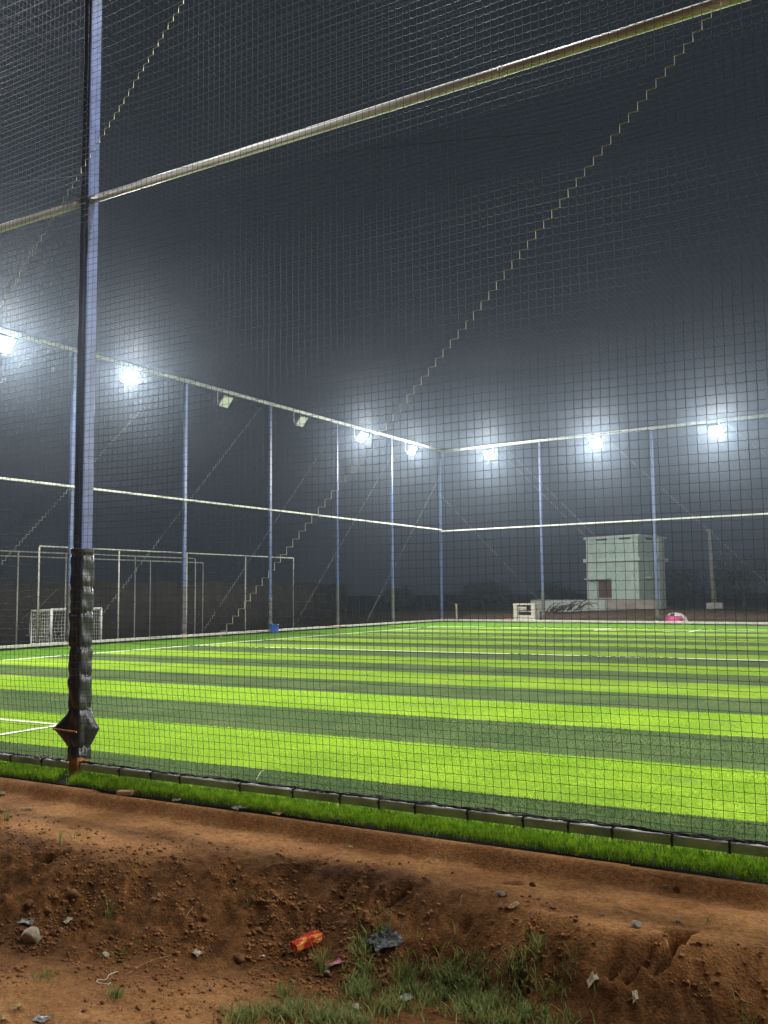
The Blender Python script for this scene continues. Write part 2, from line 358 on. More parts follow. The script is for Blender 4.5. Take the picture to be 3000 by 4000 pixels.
# blade generator
def blades(name, P, h, wd, lean, m_, parent=None, bias=(0, 0), seed=1, curl=.5):
    rg = np.random.default_rng(seed); n = len(P)
    az = rg.uniform(0, 2*np.pi, n); ln_ = rg.uniform(.55, 1.15, n)*h
    dr = np.stack([np.cos(az), np.sin(az)], -1)*lean*rg.uniform(.2, 1, n)[:, None] + np.array(bias)
    fz = rg.uniform(0, 2*np.pi, n); sd = np.stack([np.cos(fz), np.sin(fz), np.zeros(n)], -1)*wd/2 if hasattr(wd, '__len__') else np.stack([np.cos(fz), np.sin(fz), np.zeros(n)], -1)*wd/2
    pts = []
    for t in (0, .4, .75, 1.0):
        off = dr*(t**(1+curl))
        z = t*np.sqrt(np.maximum(.15, 1-.5*(dr**2).sum(1)*t))
        q = P + np.stack([off[:, 0]*ln_, off[:, 1]*ln_, z*ln_], -1); pts.append(q)
    V = np.stack([pts[0]-sd, pts[0]+sd, pts[1]-sd*.9, pts[1]+sd*.9, pts[2]-sd*.6, pts[2]+sd*.6, pts[3]-sd*.08, pts[3]+sd*.08], 1)
    b_ = (np.arange(n)*8)[:, None]
    fs = np.concatenate([b_+np.array([[0, 1, 3, 2]]), b_+np.array([[2, 3, 5, 4]]), b_+np.array([[4, 5, 7, 6]])])
    return raw_mesh(name, V.reshape(-1, 3), fs, m_, parent, smooth=True)
def blade_mat(name, c1, c2, sc=60, rough=.5):
    M = mat(name, c1, rough+.15, col2=c2, scale=sc, spec=.12, detail=2)
    return M
M_blade = blade_mat('fringe_turf_blade', (.17, .36, .015), (.56, .82, .07), 25, .5)
def thin_leaf(M, f=.45):
    t = M.node_tree; b = t.nodes['Principled BSDF']; tr = t.nodes.new('ShaderNodeBsdfTranslucent'); mx = t.nodes.new('ShaderNodeMixShader'); mx.inputs[0].default_value = f
    src = b.inputs['Base Color'].links[0].from_socket; t.links.new(src, tr.inputs[0]); t.links.new(b.outputs[0], mx.inputs[1]); t.links.new(tr.outputs[0], mx.inputs[2]); t.links.new(mx.outputs[0], t.nodes['Material Output'].inputs[0])
thin_leaf(M_blade)
# fringe of turf outside the base rail
n = 60000
xs = RNG.uniform(-12.5, 4.5, n); u = RNG.uniform(0, 1, n)
gap = (np.abs(xs+5.55) < .07)
wdt = .20+.035*fbm(xs*2, xs*0, 3, 5)
ys = N+TN*xs+.055-u*wdt - .02*vnoise(xs*9, xs*0)
ok = ~(gap & (u > .25)); xs, ys, u = xs[ok], ys[ok], u[ok]
blades('turf_fringe', np.stack([xs, ys, .030-.035*u**2], -1), .058, .0042, .55, M_blade, bias=(.10, -.42), seed=3)
tag(bpy.data.objects['turf_fringe'], 'bright green artificial turf fringe hanging over the soil outside the base rail', 'turf edge', kind='stuff')
M_back = mat('black_turf_backing', (.02, .02, .018), .9)
bk = MB()
xx = np.arange(-12.5, 4.6, .1)
V = []
for x in xx:
    y0 = N+TN*x+.02; wv = .175+.03*float(fbm(x*2, 0, 3, 5)); zz = .012*math.sin(x*3.1)
    V += [(x, y0, .018), (x, y0-wv, -.012+zz*.5), (x, y0-wv-.004, -.024+zz*.5)]
bk.add(V, [(3*i+a, 3*i+3+a, 3*i+4+a, 3*i+1+a) for i in range(len(xx)-1) for a in (0, 1)])
o = bk.build('turf_backing', M_back); tag(o, kind='structure')

# real blades on the nearest turf
def turf_blades(name, cnt, y0, y1, m_, sd):
    rg = np.random.default_rng(sd); xs = rg.uniform(-9.2 if y0 < 7 else -13, .8 if y0 < 7 else -.2, cnt); ys = rg.uniform(0, 1, cnt); ys = y0 + (y1-y0)*ys
    ys = np.where(ys < N+TN*xs+.05, N+TN*xs+.06, ys)
    o = blades(name, np.stack([xs, ys, np.full(cnt, -.004)], -1), .021, .0042 if y0 < 7 else .006, 1.0, m_, seed=sd)
    tag(o, kind='stuff')
M_b1 = blade_mat('bright_turf_blade', (.17, .36, .018), (.46, .72, .05), 90)
M_b2 = blade_mat('dark_turf_blade', (.035, .075, .025), (.18, .27, .11), 90)
thin_leaf(M_b1, .3); thin_leaf(M_b2, .3)
turf_blades('dark_turf_blades', 42000, 4.98, 5.99, M_b2, 11); tag(bpy.data.objects['dark_turf_blades'], 'dark green turf blades in the nearest dark stripe of the pitch', 'turf')
turf_blades('bright_turf_blades', 46000, 6.0, 7.68, M_b1, 12); tag(bpy.data.objects['bright_turf_blades'], 'bright lime turf blades in the nearest bright stripe of the pitch', 'turf')

turf_blades('dark_turf_blades', 30000, 7.70, 9.36, M_b2, 13); tag(bpy.data.objects['dark_turf_blades.001'] if 'dark_turf_blades.001' in bpy.data.objects else None, 'dark green turf blades in the second dark stripe from the near fence', 'turf')
turf_blades('bright_turf_blades', 30000, 9.39, 11.0, M_b1, 14); tag(bpy.data.objects['bright_turf_blades.001'], 'bright lime turf blades in the second bright stripe from the near fence', 'turf')

# ------------------------------------------------------------------ posts
def post(fn, at, parent, h=HT, wd=.10, rz=0, pad_h=1.68, near=False, base=True):
    p = at
    b = MB(); b.box((p[0], p[1], .16+(h-.16)/2), (wd, wd, h-.16), rz, bev=.006)
    po = b.build('post', M_blue, parent)
    if base:
        q = MB(); q.box((p[0], p[1], .08), (wd*1.04, wd*1.04, .20), rz, bev=.005); q.build('post_base', M_rust, po)
    if pad_h:
        pad(po, p, pad_h, near)
    return po
def pad(po, p, H, near):
    if near: straps = [1.68, 1.435, 1.245, .985, .775, .52, .245]
    else: straps = [H-.06, H*.62, H*.3]
    zs = np.arange(.16, H+.001, .008 if near else .04); nn = 72 if near else 14
    rl = math.atan2(-RT[1], -RT[0]); V = []
    for z in zs:
        ds = min(abs(z-s) for s in straps); pin = math.exp(-(ds/.022)**2)
        for k in range(nn):
            a = 2*math.pi*k/nn
            ca, sa = math.cos(a), math.sin(a)
            rr = .068/((abs(ca)**5+abs(sa)**5)**.2)
            low = min(s for s in straps if s >= z-1e-6) if z <= straps[0] else H
            seed_ = int(low*1000)
            belly = 1+.035*math.sin(math.pi*min(1, ds/.11))
            rr *= belly*(1-(.075 if near else .1)*pin)
            if near:
                fold = math.exp(-ds/.045); up_ = 1 if z > min(straps, key=lambda q: abs(z-q)) else -1
                rr += .0045*math.cos(a*9+seed_+z*20*up_)*fold + .0035*math.cos(a*17+seed_*2+z*30)*fold
                rr += .010*float(fbm(math.cos(a)*1.5+seed_, math.sin(a)*1.5+z*5, 3, 9)) + .003*math.sin(a*3+z*26+seed_)
            else: rr += .012*float(fbm(a*1.3+seed_, z*7, 3, 9))
            if near:
                d1 = abs((a-rl+math.pi) % (2*math.pi)-math.pi); d2 = abs((a-rl) % (2*math.pi)-math.pi)
                tz = max(0, 1-abs(z-.375)/(.135 if z > .375 else .145))**1.15
                rr += tz*(.120*max(0, 1-d1/.55)**1.5 + .078*max(0, 1-d2/.75)**1.2)
                if z > 1.69: rr = max(rr, .085+.004*math.sin(a*5))
                if z < .245: rr *= 1+.12*(.245-z)/.08*max(0, math.cos(a+.6))
            if not near and z < .45: rr *= 1+.25*max(0, 1-abs(z-.32)/.13)
            V.append((p[0]+rr*ca, p[1]+rr*sa, z+(.02*math.cos(a*2+1) if (near and z < .18) else 0)))
    fs = [(i*nn+k, i*nn+(k+1) % nn, (i+1)*nn+(k+1) % nn, (i+1)*nn+k) for i in range(len(zs)-1) for k in range(nn)]
    V.append((p[0], p[1], H-.004)); fs += [((len(zs)-1)*nn+k, (len(zs)-1)*nn+(k+1) % nn, len(V)-1) for k in range(nn)]
    raw_mesh('padding', V, fs, M_vinyl if near else M_cushion, po, smooth=True)

# ------------------------------------------------------------------ near fence
nf = empty('net_fence', near_pt(-4), 'tall black net fence closest to the camera with one padded blue post', 'net fence')
PX = -5.55
pn = near_pt(PX, 0, .02)
np_ = post(None, pn, nf, near=True, pad_h=1.735, rz=-.10)
np_['label'] = 'blue square post wrapped in lumpy black padding over a rusty foot'
for x in (-11.2, .2): post(None, near_pt(x, 0, .02), nf, near=False, pad_h=1.7)
st = MB(); a = np.array([pn[0], pn[1], .375]); d = -RT
st.beam(a+d*.185-F*.03, a-d*.02-F*.125, .012, .012); st.build('stick', M_rust, np_)
b = MB(); b.tube([near_pt(PX+.05, HM+.075, .0), near_pt(5, HM+.075, .0)], .031, 16)
b.tube([near_pt(-2.03, HM+.075, .0), near_pt(-2.0, HM+.075, .0)], .0335, 16)
r1 = b.build('mid_rail', M_rail, nf, True)
b = MB(); b.tube([near_pt(-12.5, HM+.075, .0), near_pt(PX-.05, HM+.075, .0)], .031, 16); b.build('mid_rail', M_rail, nf, True)
b = MB(); b.beam(near_pt(-12.5, HT, .03), near_pt(16, HT, .03), .06, .06, bev=.003); b.build('top_rail', M_galv, nf)
for xa, xb in ((-12.5, PX-.06), (PX+.06, 5)):
    b = MB(); b.beam(near_pt(xa, .098), near_pt(xb, .098), .042, .048, bev=.003); b.build('base_rail', M_kerb, nf)
for x in (-6.27, -5.91, -5.08, -4.77, -4.5, -3.97, -3.54, -3.18, -2.9, -2.65, -2.31, -1.97, -1.71, -1.47, -1.16, -.88, -.5, -6.7):
    b = MB(); q = near_pt(x, .098); e_ = .004; rz = random.uniform(-.06, .06)
    for (dy, dz, sy_, sz_) in ((-.0235, 0, .004, .058), (.0235, 0, .004, .058), (0, .0265, .05, .004), (0, -.0265, .05, .004)):
        b.box((q[0], q[1]+dy, q[2]+dz), (.011, sy_, sz_), rz)
    b.box((q[0]+.002, q[1]-.033, q[2]+.012), (.014, .008, .014), rz)
    b.build('cable_tie', M_tie, nf)
CELL = .05
def net_xy(x, z):
    """wrinkled net surface: displaces the nodes of the near net"""
    dx = .020*fbm(x*.9, z*.9, 3, 101) + .008*fbm(x*6, z*6, 2, 103)
    dz = .022*fbm(x*.8, z*.8, 3, 107) + .008*fbm(x*6, z*6, 2, 109)
    lowz = np.clip((.5-z)/.4, 0, 1)
    dx = dx + lowz*.05*fbm(x*1.6, z*2, 3, 111)
    dz = dz - .012*np.sin(np.pi*np.mod(x, 1.9)/1.9)*np.clip(z/3, 0, 1)
    dy = .018*fbm(x*.5, z*.5, 3, 113) + .01*fbm(x*5, z*5, 2, 115)
    return dx, dz, dy-.058*np.clip((z-.3)/.5, 0, 1)-.01
x0n, x1n = -10.0, 3.0
zi = np.arange(.125, HT-.02, CELL/2); xi = np.arange(x0n, x1n, CELL)
lines = []
for x in xi:
    X = np.full_like(zi, x); dx, dz, dy = net_xy(X, zi)
    dx = dx + .0016*np.where(np.arange(len(zi)) % 2 == 0, 1, -1)*np.sin(x*91)
    lines.append(np.stack([X+dx, N+TN*X+dy, np.maximum(zi+dz, .122)], -1))
v1, f1 = threads(lines, .0016)
zi2 = np.arange(.125+CELL, HT-.02, CELL); xi2 = np.arange(x0n, x1n, CELL/2); lines = []
for z in zi2:
    Z = np.full_like(xi2, z); dx, dz, dy = net_xy(xi2, Z)
    sag = np.where(np.arange(len(xi2)) % 2 == 1, -.003-.004*np.clip((xi2+3.5)/3, 0, 1)*np.clip((Z-1.5)/2, 0, 1), 0)
    lines.append(np.stack([xi2+dx, N+TN*xi2+dy, Z+dz+sag], -1))
v2, f2 = threads(lines, .0016)
# slack selvedge lying along the base rail
lines = []
for k in range(9):
    xs = np.arange(x0n, x1n, .02); 
    lines.append(np.stack([xs, N+TN*xs+.028*fbm(xs*(3+k), xs*0+k, 3, 200+k)*2, .126+.030*np.abs(fbm(xs*(4+k*.7), xs*0+k*3, 3, 230+k)*2)], -1))
v3, f3 = threads(lines, .0032)
# knots
V, Fc = join_arrays([(v1, f1), (v2, f2), (v3, f3)])
raw_mesh('net', V, Fc, M_net, nf)
# stepped joining cords (45 degrees through the mesh)
def stair(fn, a0, a1, step=CELL, skip=0.0, sd=1):
    rg = np.random.default_rng(sd); out = []; t = a0; n_ = int(round((a1-a0)/step))
    for k in range(n_): out.append((t+k*step, t+k*step)); out.append((t+k*step, t+(k+1)*step)) 
    return out
def node(x, z):
    dx, dz, dy = net_xy(np.array([x]), np.array([z])); return np.array([x+dx[0], N+TN*x+dy[0]-.003, z+dz[0]])
for cst, xa, xb in ((10.20, -9.2, -2.0), (5.13, -4.08, 2.8), (15.3, -9.9, -7.1)):
    b = MB(); xx = np.arange(round(xa/CELL)*CELL, xb, CELL); cst = round(cst/CELL)*CELL+.0
    pts = []
    for x in xx:
        if x+cst > HT-.1: break
        pts.append(node(x, x+cst+.025)); pts.append(node(x, x+cst+.05+.025)); 
    if len(pts) > 2: b.tube(pts, [random.choice((.0024, .0028, .0030, .0033)) for _ in pts], 5)
    b.build('net_seam', M_seam, nf)
# thin guy wire across the outside of the net
b = MB(); P = [near_pt(x, 4.64-.175*(x+5.42)+.01*math.sin(x*2), -.04) for x in np.arange(-10, 3, .4)]
b.tube(P, .0012, 4); b.build('wire', M_net, nf)

# ------------------------------------------------------------------ far fences
def flat_net(fn, s0, s1, zt, cell, step, r, name, parent, z0=.1, seed=0):
    zi = np.linspace(z0, zt, int((zt-z0)/step)+2); si = np.arange(s0, s1, cell); ln_ = []
    for s in si: ln_.append(np.array([fn(s+.012*float(fbm(s*2, z, 2, 300+seed)), z, .03*float(fbm(s*.3, z*.4, 2, 305+seed))) for z in zi]))
    a = threads(ln_, r); xs = np.linspace(s0, s1, int((s1-s0)/.6)+2); ln_ = []
    for z in np.arange(z0+cell, zt, cell):
        ln_.append(np.array([fn(s, z-.02*abs(math.sin(s*1.43))-.012*math.sin(s*9+z), .03*float(fbm(s*.3, z*.4, 2, 305+seed))) for s in xs]))
    b_ = threads(ln_, r); V, Fc = join_arrays([a, b_]); return raw_mesh(name, V, Fc, M_net, parent)
M_seam2 = mat('far_seam_cord', (.30, .32, .28), .6)
def far_seam(fn, c, s0, s1, sgn, parent, seed, r=.0055):
    b = MB(); n_ = int((s1-s0)/.10); rg = random.Random(seed); pts = []; rr_ = []
    for k in range(n_):
        s = s0+k*.10; z = c+sgn*s
        if z < .15 or z > HT-.1: continue
        thin = .2 if rg.random() < .16 else rg.uniform(.6, 1.1)
        pts += [fn(s, z, .012), fn(s, z+sgn*.1, .012)]; rr_ += [r*thin, r*thin]
    if len(pts) > 2: b.tube(pts, rr_, 4)
    b.build('net_seam', M_seam2, parent)
lf = empty('net_fence', left_pt(22), 'long net fence on blue posts along the left touchline', 'net fence')
for y in (9.3, 13.75, 18.13, 22.65, 27.06, 31.40, 35.73):
    post(None, left_pt(y), lf, pad_h={27.06: 1.27}.get(y, 1.68))
for z, nm, wd, m_ in ((HT, 'top_rail', .11, M_galv), (HM, 'mid_rail', .055, M_pipe), (.09, 'base_rail', .07, M_galv)):
    b = MB(); b.beam(left_pt(5.0, z, .075), left_pt(B-.06, z, .075), wd, wd, bev=.004); b.build(nm, m_, lf)
flat_net(left_pt, 5.0, B, HT, CELL, .5, .0014, 'net', lf, seed=1)
for c in (-8.9, -13.75, -18.5, -23.4, -28.36, -33.4): far_seam(left_pt, c, -c+.1, min(-c+8.2, B), 1, lf, int(-c))
bf = empty('net_fence', back_pt(-6), 'far net fence on blue posts in front of the small green building', 'net fence')
for x in (-14.60, -9.46, -4.25, .95, 6.15, 11.3):
    post(None, back_pt(x), bf, pad_h={-14.60: 1.49, -9.46: 1.12}.get(x, 1.4), rz=math.atan(TB))
cpst = post(None, back_pt(-L+.0), bf, pad_h=0, rz=0)
for z, nm, wd, m_ in ((HT-.06, 'top_rail', .11, M_galv), (HM-.07, 'mid_rail', .055, M_pipe), (.09, 'base_rail', .08, M_galv)):
    b = MB(); b.beam(back_pt(-L+.06, z, -.075), back_pt(XR, z, -.075), wd, wd, bev=.004); b.build(nm, m_, bf)
flat_net(back_pt, -L, 14, HT, CELL, .5, .0014, 'net', bf, seed=2)
for c in (-13.75, -8.70, -8.25, -3.42, 1.7): far_seam(back_pt, c, max(-L, c*1.0-0-.0 if False else (c-8.2)), c-.1, -1, bf, int(abs(c)*3))
# right fence, out of frame, carries its own floodlights
rf = empty('net_fence', (XR, 20, 0), 'net fence along the right touchline beyond the frame', 'net fence')
for y in (5, 14, 23, 32):
    post(None, (XR, y, 0), rf, pad_h=0)
b = MB(); b.beam((XR-.07, 4.8, HT), (XR-.07, 36.6, HT), .1, .1); b.build('top_rail', M_galv, rf)
# roof net
rn = empty('roof_net', (-5, 20, HT), 'black net roof stretched between the top rails over the whole pitch', 'net')
ln_ = []; yy_ = np.linspace(5, 40.2, 60)
for x in np.arange(-L+.2, XR, .14):
    ln_.append(np.array([(x, y, HT+.02-.35*math.sin(math.pi*(y-5)/35)*math.sin(math.pi*(x+L)/(XR+L))-.05*math.sin(y*1.4)) for y in yy_]))
a = threads(ln_, .0016); ln_ = []; xx_ = np.linspace(-L+.1, XR, 60)
for y in np.arange(5.1, 40.2, .14):
    ln_.append(np.array([(x, min(y, B+TB*(x+L)), HT+.02-.35*math.sin(math.pi*(y-5)/35)*math.sin(math.pi*(x+L)/(XR+L))-.05*math.sin(x*1.3)) for x in xx_]))
b_ = threads(ln_, .0016); V, Fc = join_arrays([a, b_]); raw_mesh('netting', V, Fc, M_net, rn)

# ------------------------------------------------------------------ floodlights
def floodlight(base, inward, lit, label, group, tilt=38, name='floodlight'):
    """base: point under the top rail; inward: unit vector towards the pitch"""
    o = empty(name, base, label, 'floodlight', group)
    b0 = np.array(base, float); iv = np.array(inward, float); iv /= np.linalg.norm(iv)
    b = MB(); b.tube([b0, b0-[0, 0, .40], b0-[0, 0, .47]+iv*.05, b0-[0, 0, .49]+iv*.16, b0-[0, 0, .47]+iv*.26], .016, 8); b.build('arm', M_pipe, o, True)
    t = R(tilt); nrm = iv*math.cos(t)+np.array([0, 0, -math.sin(t)]); sd = np.cross(nrm, (0, 0, 1)); sd /= np.linalg.norm(sd); upv = np.cross(sd, nrm)
    c = b0+iv*.34-np.array([0, 0, .42])
    b = MB(); b.box(c, (.50, .42, .06), ax=(sd, upv, nrm), bev=.012)
    for k in range(-3, 4): b.box(c-nrm*.045+sd*k*.05, (.012, .26, .03), ax=(sd, upv, nrm))
    b.build('housing', M_head, o)
    lc = c+nrm*.033; b = MB(); b.add([lc-sd*.22-upv*.18, lc+sd*.22-upv*.18, lc+sd*.22+upv*.18, lc-sd*.22+upv*.18], [(0, 1, 2, 3) if np.dot(np.cross(sd, upv), nrm) > 0 else (3, 2, 1, 0)])
    b.build('lens', M_lit if lit else M_unlit, o)
    b = MB(); b.beam(c-sd*.265+nrm*.0, c-sd*.265-iv*.08-np.array([0, 0, .03]), .01, .03); b.beam(c+sd*.265, c+sd*.265-iv*.08-np.array([0, 0, .03]), .01, .03)
    b.beam(c-sd*.27-iv*.08-np.array([0, 0, .03]), c+sd*.27-iv*.08-np.array([0, 0, .03]), .03, .01); b.build('bracket', M_head, o)
    return o
li = (1, 0, 0); bi = np.array([TB, -1, 0])/math.hypot(TB, 1)
G = 'floodlights hung under the top rails'
for (px, py, lit, lab) in ((8, 747, 1, 'lit floodlight at the left edge of the photo, left of the padded post'), (280, 817, 1, 'lit floodlight just right of the padded blue post'),
        (487, 876, 0, 'unlit floodlight on the left fence, the nearer of two dark ones'), (651, 915, 0, 'unlit floodlight on the left fence, the farther of two dark ones'),
        (781, 947, 1, 'lit floodlight on the left fence beyond the two unlit ones'), (890, 978, 1, 'lit floodlight on the left fence nearest the far corner')):
    c = on_left(px*3000/1659, py*3000/1659, -.42)
    floodlight((c[0]-.34, c[1], HT-.03), li, lit, lab, G)
for (px, py, lab) in ((1057, 980, 'lit floodlight on the far fence nearest the corner'), (1288, 957, 'lit floodlight on the far fence above the small green building'), (1548, 935, 'rightmost lit floodlight on the far fence, toward the photo edge')):
    c = on_back(px*3000/1659, py*3000/1659, -.42)
    floodlight(np.array([c[0], c[1], 0])-bi*.34+np.array([0, 0, HT-.09]), bi, 1, lab, G)
for x, w_ in ((-1.6, 'first'), (3.6, 'second'), (8.8, 'third')): floodlight(back_pt(x, HT-.09, -.08), bi, 1, w_+' lit floodlight on the far fence past the right edge of the photo', 'out of frame floodlights')
for y, w_ in ((7, 'second'), (11.4, 'first')): floodlight(left_pt(y, HT-.03, .1), li, 1, w_+' lit floodlight on the left fence past the left edge of the photo', 'out of frame left floodlights')
for x, w_ in ((-8.5, 'leftmost'), (-3.2, 'second from left'), (2.1, 'third from left'), (7.4, 'rightmost')): floodlight(near_pt(x, HT-.03, .1), (0, 1, 0), 1, w_+' of the lit floodlights on the near fence above the photo', 'out of frame near floodlights', tilt=28)
for y, w_ in ((8, 'nearest'), (13, 'second nearest'), (18, 'middle'), (24, 'second farthest'), (30, 'farthest')): floodlight((XR-.1, y, HT-.03), (-1, 0, 0), 1, w_+' of five lit floodlights on the right fence beyond the photo', 'out of frame right floodlights')
#MORE
# ------------------------------------------------------------------ pole frames behind the left fence
M_shade = mat('dark_shade_cloth', (.030, .026, .022), .9, var=.3, scale=1.5)
M_cage = mat('dull_pole_paint', (.42, .41, .36), .6, 0, var=.25, scale=4)
def cage(off, tops, label, extra=()):
    rt = empty('pole_frame', left_pt(22, 0, -off), label, 'pole frame', 'white pole frames behind the left fence')
    pts = []
    for px, py in tops:
        q = on_left(px, py, off); h = 2.77
        b = MB(); b.tube([(q[0], q[1], -.6), (q[0], q[1], h-.025)], .022, 8); b.build('pole', M_cage, rt, True); pts.append((q[0], q[1], h))
    pts.sort(key=lambda t: t[1])
    a = np.array(pts[0]); z = np.array(pts[-1]); dirv = (z-a)/np.linalg.norm(z-a)
    for e in extra: a = a-dirv*e
    b = MB(); b.tube([a, z], .022, 8); b.build('top_bar', M_cage, rt, True)
    return rt, pts
cA = cage(1.0, [(154, 2137), (466, 2145), (730, 2163), (959, 2173), (1146, 2181)], 'front white pole frame, five poles under one long bar, behind the left fence')
cB = cage(4.0, [(72, 2165), (259, 2160), (529, 2173), (763, 2195)], 'middle row of the white pole frames, slightly lower in the photo than the front row', (4,))
cC = cage(7.0, [(588, 2190), (793, 2198)], 'rearmost row of the white pole frames, two slim poles seen near the second far post', (9,))
sc = empty('shade_fence', left_pt(22, 0, -8.5), 'dark brown shade cloth screen behind the white pole frames', 'screen')
b = MB(); ys_ = np.arange(2, 46, .5)
V = []; 
for i, y in enumerate(ys_):
    for z, o_ in ((-.6, 0), (.9, .05), (1.95, 0)): V.append(left_pt(y, z+(.05*math.sin(y*1.7) if z > 1.5 else 0), -8.6+o_+.06*math.sin(y*2.3)))
n_ = len(ys_); fs = [(3*i+a, 3*i+3+a, 3*i+4+a, 3*i+1+a) for i in range(n_-1) for a in (0, 1)]
b.add(V, fs); o = b.build('cloth', M_shade, sc, True)
md = o.modifiers.new('thick', 'SOLIDIFY'); md.thickness = .01
for y in np.arange(2, 46, 4.0):
    b = MB(); b.tube([left_pt(y, -.6, -8.7), left_pt(y, 2.0, -8.7)], .03, 6); b.build('pole', M_head, sc, True)

# small goal
gl = empty('football_goal', on_left(198, 2513, .6), 'small white football goal with a white net behind the left fence', 'goal')
A = on_left(198, 2513, .6); Bq = on_left(393, 2505, .6); A[2] = Bq[2] = 0; hG = 1.0
ib = np.array([-1, .05, 0])*.85
b = MB(); b.tube([A, A+[0, 0, hG]], .035, 8); b.build('goal_post', M_white, gl, True)
b = MB(); b.tube([Bq, Bq+[0, 0, hG]], .035, 8); b.build('goal_post', M_white, gl, True)
b = MB(); b.tube([A+[0, 0, hG], Bq+[0, 0, hG]], .035, 8); b.build('crossbar', M_white, gl, True)
b = MB()
for q in (A, Bq): b.tube([q+[0, 0, hG], q+ib+[0, 0, hG*.97], q+ib+[0, 0, .03], q+[0, 0, .03]], .022, 6)
b.tube([A+ib+[0, 0, .03], Bq+ib+[0, 0, .03]], .022, 6); b.tube([A+ib+[0, 0, hG*.97], Bq+ib+[0, 0, hG*.97]], .022, 6)
b.build('back_frame', M_white, gl, True)
M_gn = mat('white_goal_net', (.8, .8, .76), .7)
ln_ = []
for s in np.arange(0, 1.001, 1/18): 
    q = A*(1-s)+Bq*s; ln_.append(np.array([q+ib+[0, 0, z]+ib*.10*math.sin(math.pi*z)*(1+.4*math.sin(s*17)) for z in np.linspace(0, hG*.97, 9)]))
p1_ = threads(ln_, .004); ln_ = []
for z in np.arange(.05, hG, .1):
    ln_.append(np.array([A*(1-s)+Bq*s+ib+[0, 0, z-.02*abs(math.sin(s*25))]+ib*.10*math.sin(math.pi*z)*(1+.4*math.sin(s*17)) for s in np.linspace(0, 1, 25)]))
p2_ = threads(ln_, .004); ln_ = []
for q in (A, Bq):
    for s in np.arange(0, 1, .11): ln_.append(np.array([q+ib*s+[0, 0, z] for z in np.linspace(0, hG, 5)]))
    for z in np.arange(.05, hG, .1): ln_.append(np.array([q+ib*s+[0, 0, z] for s in np.linspace(0, 1, 5)]))
p3_ = threads(ln_, .004); V, Fc = join_arrays([p1_, p2_, p3_]); raw_mesh('goal_net', V, Fc, M_gn, gl)

# maize-like plant beside the goal
M_stalk = mat('yellow_green_leaf', (.16, .17, .05), .6, var=.3, scale=12)
def leaf(b, p, d, ln__, wd, droop=.5, n=9, up=.6):
    p = np.array(p, float); d = np.array([d[0], d[1], 0], float); d /= np.linalg.norm(d); s = np.cross(d, (0, 0, 1)); V = []
    for i in range(n):
        t = i/(n-1); q = p+d*ln__*t*(.9)+np.array([0, 0, ln__*(up*t-droop*t*t)])
        w_ = wd*math.sin(math.pi*min(1, t*.9+.1))**.7*(1 if t < .95 else .2); V += [q-s*w_/2+[0, 0, w_*.25], q, q+s*w_/2+[0, 0, w_*.25]]
    b.add(V, [(3*i+a, 3*i+a+1, 3*i+a+4, 3*i+a+3) for i in range(n-1) for a in (0, 1)])
pb = on_left(148, 2515, .35); pb[2] = -.03
pr = empty('maize_plant', pb, 'lone yellowish maize plant with drooping leaves beside the small goal', 'plant')
b = MB(); b.tube([pb, pb+[.02, 0, .6], pb+[-.01, .02, 1.25]], [.02, .016, .008], 6); b.build('stem', M_stalk, pr, True)
rv = RT*np.array([1, 1, 0])
for z, sg, ln__, dr_, up_ in ((1.05, 1, .62, .15, 1.1), (.95, -1, .55, .9, .45), (.85, 1, .35, .5, .8), (.8, -1, .2, 2.6, .4), (.75, 1, .22, 2.8, .3), (.7, -1, .12, 3.4, .2)):
    b = MB(); leaf(b, pb+[0, 0, z], sg*rv, ln__, .07, dr_, up=up_); b.build('leaf', M_stalk, pr, True)

# blue bucket
M_bucket = mat('blue_plastic', (.05, .12, .50), .35)
q = on_left(1072, 2466, -.22); q[2] = .006
bk_ = empty('bucket', q, 'blue plastic bucket standing on the turf beside the second far post', 'bucket')
b = MB(); prof = [(0, .0), (.13, .0), (.135, .02), (.155, .28), (.165, .285), (.165, .31), (.150, .31), (.145, .28), (.125, .03), (0, .03)]
V = []; nn = 20
for r_, z in prof:
    for k in range(nn): V.append((q[0]+r_*math.cos(2*math.pi*k/nn), q[1]+r_*math.sin(2*math.pi*k/nn), q[2]+z))
b.add(V, [(i*nn+k, i*nn+(k+1) % nn, (i+1)*nn+(k+1) % nn, (i+1)*nn+k) for i in range(len(prof)-1) for k in range(nn)]); b.build('tub', M_bucket, bk_, True)
b = MB(); b.tube([q+[.165*math.cos(t), .165*math.sin(t)*.3+.02, .30-.09*math.sin(t)] for t in np.linspace(0, math.pi, 12)], .005, 5); b.build('handle', M_pipe, bk_, True)

# stake
q = on_back(1785, 2425, .5); M_wood = mat('weathered_timber', (.42, .33, .20), .8, var=.3, scale=15, bump=.3)
b = MB(); b.beam((q[0], q[1], -.05), (q[0]-.02, q[1], .84), .07, .05, up=(0, 1, 0), bev=.006); b.box((q[0]-.02, q[1], .80), (.09, .07, .05), .1, bev=.006)
o = b.build('stake', M_wood); tag(o, 'pale wooden stake standing alone right of the far corner post', 'stake')

